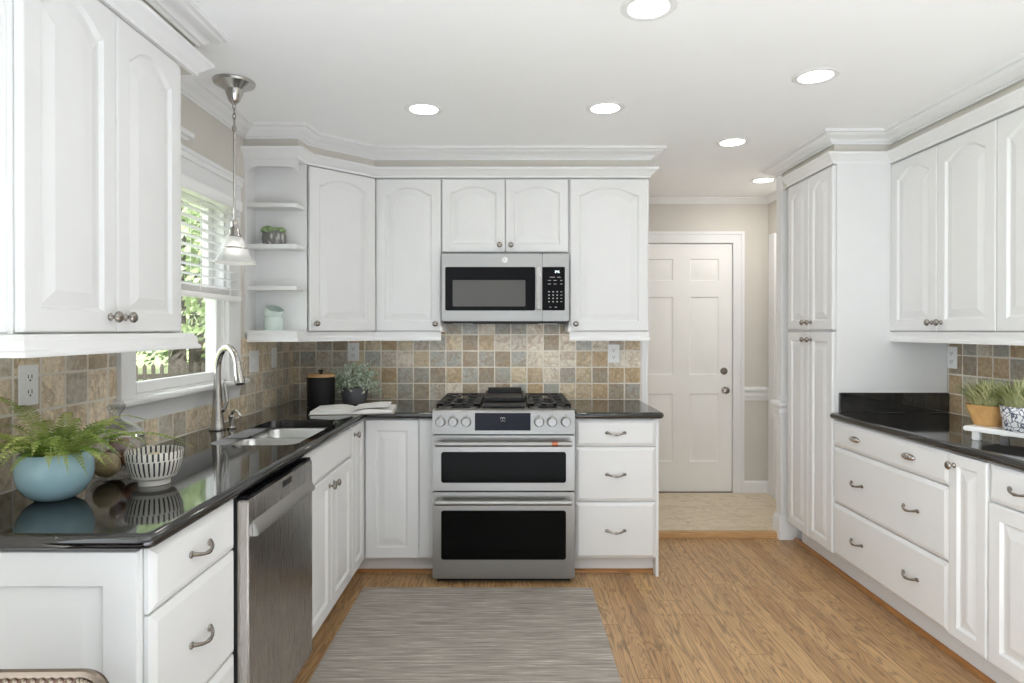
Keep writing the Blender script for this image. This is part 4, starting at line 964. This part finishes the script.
# eucalyptus
eu = thing('potted_eucalyptus', 'bushy pale green eucalyptus in a grey pot behind the open book', 'potted plant', (-.962, 3.86, .915))
MB().lathe([(.001, 0), (.060, 0), (.070, .01), (.080, .05), (.082, .095), (.079, .100), (.074, .098), (.072, .085), (.001, .085)], 36).build('pot', 'pot', eu)
em = MB(); stm = MB()
for i in range(95):
    th = rnd.uniform(0, 2 * pi); ph = rnd.uniform(.02, 1.0) ** .7 * 1.75
    L = rnd.uniform(.11, .155); dv = Vector((sin(ph) * cos(th), sin(ph) * sin(th), cos(ph) * .95)); b0 = Vector((.05 * cos(th) * rnd.random(), .05 * sin(th) * rnd.random(), .09))
    pts = [b0 + dv * L * k / 7 + Vector((0, 0, .035 * sin(pi * k / 9) - (.03 if ph > 1.1 else 0) * (k / 7) ** 2)) for k in range(8)]
    stm.tube([tuple(q) for q in pts], .0012, 4)
    for k in range(2, 8):
        for sg in (-1, 1):
            ax = Vector((rnd.uniform(-1, 1), rnd.uniform(-1, 1), rnd.uniform(-1, 1))).normalized(); v = dv.cross(ax).normalized(); r = rnd.uniform(.007, .0125); nn_ = (ax + dv * .4).normalized()
            w_ = v.cross(nn_).normalized(); cc = pts[k] + v * r
            em.add([tuple(cc + v * r * cos(a) + w_ * r * .8 * sin(a)) for a in [2 * pi * q / 7 for q in range(7)]], [tuple(range(7))])
lim = YB - .016 - 3.86
em.v = [(x, min(y, lim), z) for x, y, z in em.v]; stm.v = [(x, min(y, lim), z) for x, y, z in stm.v]
em.build('foliage', 'euc', eu, smooth=False); stm.build('stems', 'succ', eu)
# open book
bk = thing('open_book', 'open white-paged book lying at the inner counter corner', 'book', (-.862, 3.475, .9155), R(6))
def page_block(sg):
    m = MB(); n = 14; hw, dp_ = .215, .135
    def top(u_): return .006 + .024 * sin(pi * min(1, u_ * 1.9) * .5) * (1 - u_ * .55) * (1 if sg < 0 else 1.15)
    rs = []
    for yy in (-dp_, dp_):
        rs.append([(sg * hw * k / n, yy, top(k / n)) for k in range(n + 1)] + [(sg * hw * k / n, yy, .003 + (.004 * (k / n) if sg > 0 else 0)) for k in range(n, -1, -1)])
    return m.rings(rs)
page_block(-1).build('pages', 'page', bk); page_block(1).build('pages', 'page', bk)
fl = MB(); rs = []
for yy in (-.132, .132): rs.append([(.19 * k / 12, yy, .022 + .014 * sin(pi * k / 12 * .62)) for k in range(13)] + [(.19 * k / 12, yy, .0213 + .014 * sin(pi * k / 12 * .62)) for k in range(12, -1, -1)])
fl.rings(rs).build('loose_page', 'page', bk)
box(-.222, .222, -.140, .140, 0, .0028).build('cover', 'cover', bk)
# shelf decor
su = thing('succulent_planter', 'small grey patterned pot of succulents on the open shelf', 'potted plant', (-1.279, 3.398, 1.822))
MB().lathe([(.001, 0), (.052, 0), (.062, .012), (.066, .04), (.060, .072), (.056, .074), (.052, .064), (.001, .062)], 32, sy=.66).build('pot', 'pebble', su)
sc_ = MB()
for cx_, cy_, r in ((-.030, -.012, .044), (.012, -.004, .034), (.042, -.010, .032), (-.004, -.024, .026)):
    for ring_, (n_, el) in enumerate(((8, .35), (7, .75), (5, 1.15))):
        for k in range(n_):
            a = 2 * pi * k / n_ + ring_ * .4; dv = Vector((cos(a) * cos(el), sin(a) * cos(el), sin(el))); cpt = Vector((cx_, cy_, .068)) + dv * r * .55
            sc_.ball(tuple(cpt), r * .36, 7, 5, (1, 1, .8))
sc_.v = [(x, max(-.05, min(.05, y)), z) for x, y, z in sc_.v]
sc_.build('succulents', 'succ', su)
tj = thing('teal_jar', 'pale teal jar with a tilted open lid on the lowest shelf', 'jar', (-1.283, 3.402, 1.3625))
MB().lathe([(.001, 0), (.048, 0), (.051, .004), (.051, .062), (.047, .070), (.043, .070), (.046, .06), (.046, .006), (.001, .006)], 32).build('body', 'teal', tj)
MB().lathe([(.042, 0), (.048, .002), (.050, .030), (.047, .040), (.044, .040), (.046, .028), (.042, .004)], 32, cap0=False, cap1=False).xf(Matrix.Translation((-.004, 0, .082)) @ Matrix.Rotation(R(20), 4, 'Y') @ Matrix.Rotation(R(18), 4, 'X')).build('lid', 'teal', tj)

# ------------------------------------------------------------------ counter things, right
ta = R(25)
tr = thing('riser_tray', 'white low riser tray on feet holding the planters', 'tray', (2.075, 2.425, .9145), ta)
MB().box(-.125, .125, -.36, .24, .036, .056).build('top', 'plate', tr, bevel=.004)
for x in (-.10, .10):
    for y in (-.33, .20): box(x - .012, x + .012, y - .014, y + .014, 0, .037).build('foot', 'plate', tr, bevel=.003)
def blades(n, rx, ry_, h0, h1, spread):
    m = MB()
    for i in range(n):
        x, y = rnd.uniform(-rx, rx), rnd.uniform(-ry_, ry_); a = math.atan2(y / ry_ + rnd.uniform(-.7, .7), x / rx + rnd.uniform(-.7, .7)); h_ = rnd.uniform(h0, h1); sp_ = spread * rnd.uniform(.2, 1.15) * (.4 + math.hypot(x / rx, y / ry_) * .6)
        s_ = Vector((-sin(a), cos(a), 0)) * rnd.uniform(.0028, .0048); dv = Vector((cos(a), sin(a), 0)); q = []
        for k in range(6):
            u_ = k / 5; q.append(Vector((x, y, 0)) + dv * sp_ * u_ ** 1.8 + Vector((0, 0, h_ * (u_ - .22 * u_ ** 3 * sp_ / spread))))
        vs = []
        for k in range(6): w_ = 1 - (k / 5) ** 2; vs += [tuple(q[k] - s_ * w_), tuple(q[k] + s_ * w_)]
        m.add(vs, [(2 * k, 2 * k + 1, 2 * k + 3, 2 * k + 2) for k in range(5)])
    return m
p1 = thing('grass_planter', 'grass in a tapered light wooden planter on the white tray', 'potted plant', (1.968, 2.597, .9710), ta)
def taper(x0, y0, x1, y1, h, t=.008):
    R_ = lambda a, b, z, r: [(x, y, z) for x, y in rrect(-a, a, -b, b, r)]
    return MB().rings([R_(x0, y0, 0, .03), R_(x1, y1, h, .03), R_(x1 - t, y1 - t, h, .03), R_(x0 - t, y0 - t, t, .025)])
taper(.040, .044, .060, .066, .084).build('pot', 'planterwood', p1)
box(-.04, .04, -.045, .045, .05, .066).build('soil', 'soil', p1, bevel=.01)
blades(300, .042, .046, .09, .150, .13).xf(Matrix.Translation((0, 0, .062))).build('grass_blades', 'grass', p1, smooth=False)
p2 = thing('grass_planter', 'grass in a white pot with a blue floral pattern on the tray', 'potted plant', (1.988, 2.440, .9710), ta)
MB().lathe([(.001, 0), (.058, 0), (.062, .004), (.074, .092), (.073, .096), (.069, .095), (.066, .08), (.001, .078)], 36).build('pot', 'floral', p2)
MB().lathe([(.001, .080), (.066, .080), (.001, .084)], 20).build('soil', 'soil', p2)
blades(270, .045, .045, .09, .150, .115).xf(Matrix.Translation((0, 0, .08))).build('grass_blades', 'grass', p2, smooth=False)

# ------------------------------------------------------------------ leather chair at the near end of the counter
cr = thing('leather_chair', 'brown leather chair with nailhead trim at the end of the counter', 'chair', (-.93, 0, 0)); cr.location = (-.945, .80, 0); cr.rotation_euler = (0, 0, R(1.0))
bkp = [[(x, y, z) for x, z in rrect(-.285, .285, .50, .836, .035, 8)] for y in (.165, .170, .182, .186)]
bkp[0] = [(x * .985, y, z * .998) for x, y, z in bkp[0]]; bkp[3] = [(x * .985, y, z * .998) for x, y, z in bkp[3]]
bk_ = MB().rings(bkp).build('backrest', 'leather', cr)
nh = MB(); path_ = rrect(-.277, .277, .508, .828, .03, 8)
ln = 0; last = None
for i in range(len(path_)):
    a, b_ = Vector(path_[i]), Vector(path_[(i + 1) % len(path_)]); L = (b_ - a).length; k = max(1, int(L / .0135))
    for q in range(k):
        p_ = a.lerp(b_, q / k); nh.ball((p_.x, .163, p_.y), .0045, 8, 5, (1, .6, 1))
nh.build('nailheads', 'brass', bk_)
MB().tube([(x, .168, z) for x, z in rrect(-.286, .286, .499, .837, .036, 8)] + [(.286, .168, .70)], .007, 8).build('welt', 'brass', bk_)
MB().rings([[(x, y, z) for x, y in rrect(-.27, .27, .20, .575, .04)] for z in (.40, .46, .475)]).xf(Matrix.Translation((0, .0, 0))).build('seat', 'leather', cr, bevel=.01)
for x in (-.25, .25):
    MB().tube([(x, .185, .51), (x, .19, .40), (x, .17, 0)], [.022, .022, .016], 8).build('leg', 'leg', cr); MB().tube([(x, .54, .41), (x, .55, 0)], [.022, .016], 8).build('leg', 'leg', cr)
cr.rotation_euler = (0, 0, R(1)); cr.location = (-.905, .79, 0)

# ------------------------------------------------------------------ garden outside the window
tag(box(-45, -1.8, -6, 60, -.62, -.5).build('lawn', 'lawn', smooth=False), 'sunlit lawn outside the window', 'lawn', kind='structure')
fn = thing('picket_fence', 'weathered wooden picket fence across the garden', 'fence', (-9.5, 10.5, -.5), R(38))
for zz in (.35, .95): box(-4.2, 6.2, .03, .07, zz - .045, zz + .045).build('rail', 'fence', fn)
pk = None
for i in range(64):
    x = -4.1 + i * .15
    if pk is None:
        pk = MB().rings([[(-.034, y, 0), (.034, y, 0), (.034, y, 1.15), (0, y, 1.21), (-.034, y, 1.15)] for y in (0, .022)]).build('picket', 'fence', fn); pk.location = (x, 0, 0)
    else:
        o = pk.copy(); COL.objects.link(o); o.parent = fn; o.location = (x, 0, 0)
def tree(x, y, h, tr_, cr_, n, mt, label, low=.8, lean=0):
    t_ = thing('garden_tree', label, 'tree', (x, y, -.5), 0, 'trees outside the window')
    MB().tube([(0, 0, 0), (lean * .3, 0, h * .3), (lean * .7, .1, h * .6), (lean, 0, h)], [tr_ * 1.25, tr_, tr_ * .8, tr_ * .3], 10).build('trunk', 'bark', t_)
    m = MB()
    for i in range(n):
        th = rnd.uniform(0, 2 * pi); zz = rnd.uniform(-1, 1); rr = rnd.random() ** .45; q = math.sqrt(1 - zz * zz)
        c_ = Vector((lean * .6 + cr_ * rr * q * cos(th), cr_ * rr * q * sin(th), (low + h) / 2 + .5 * (h - low) * zz * rr * 1.1))
        nrm = Vector((rnd.uniform(-1, 1), rnd.uniform(-1, 1), rnd.uniform(-.2, 1))).normalized(); a = nrm.orthogonal().normalized(); b_ = nrm.cross(a); s_ = rnd.uniform(.07, .15)
        m.add([tuple(c_ - a * s_), tuple(c_ + b_ * s_ * .5), tuple(c_ + a * s_), tuple(c_ - b_ * s_ * .5)], [(0, 1, 2, 3)])
    m.build('foliage', mt, t_, smooth=False)
tree(-7.0, 13.2, 6.0, .16, 1.9, 2300, 'tree1', 'light green leafy tree right outside the window', 1.6)
tree(-10.6, 15.5, 7.5, .24, 2.6, 2900, 'tree2', 'thick-trunked mid green tree behind the fence', 1.5, .3)
tree(-9.0, 18.0, 8.0, .18, 2.6, 2900, 'tree1', 'tall light green tree far behind the fence', 1.2)
tree(-13.0, 18.5, 8.5, .20, 3.2, 4800, 'tree2', 'wide mid green tree farthest from the house', 1.0)
tree(-8.2, 10.4, 6.2, .12, 1.6, 2600, 'tree2', 'slender mid green tree by the near end of the fence', 1.9, -.3)
tree(-14.5, 22, 9, .2, 4.0, 5200, 'tree1', 'broad light green tree closing the garden view', .4)
tree(-11.5, 24, 9, .2, 4.0, 5200, 'tree2', 'broad mid green tree behind all the others', .4)
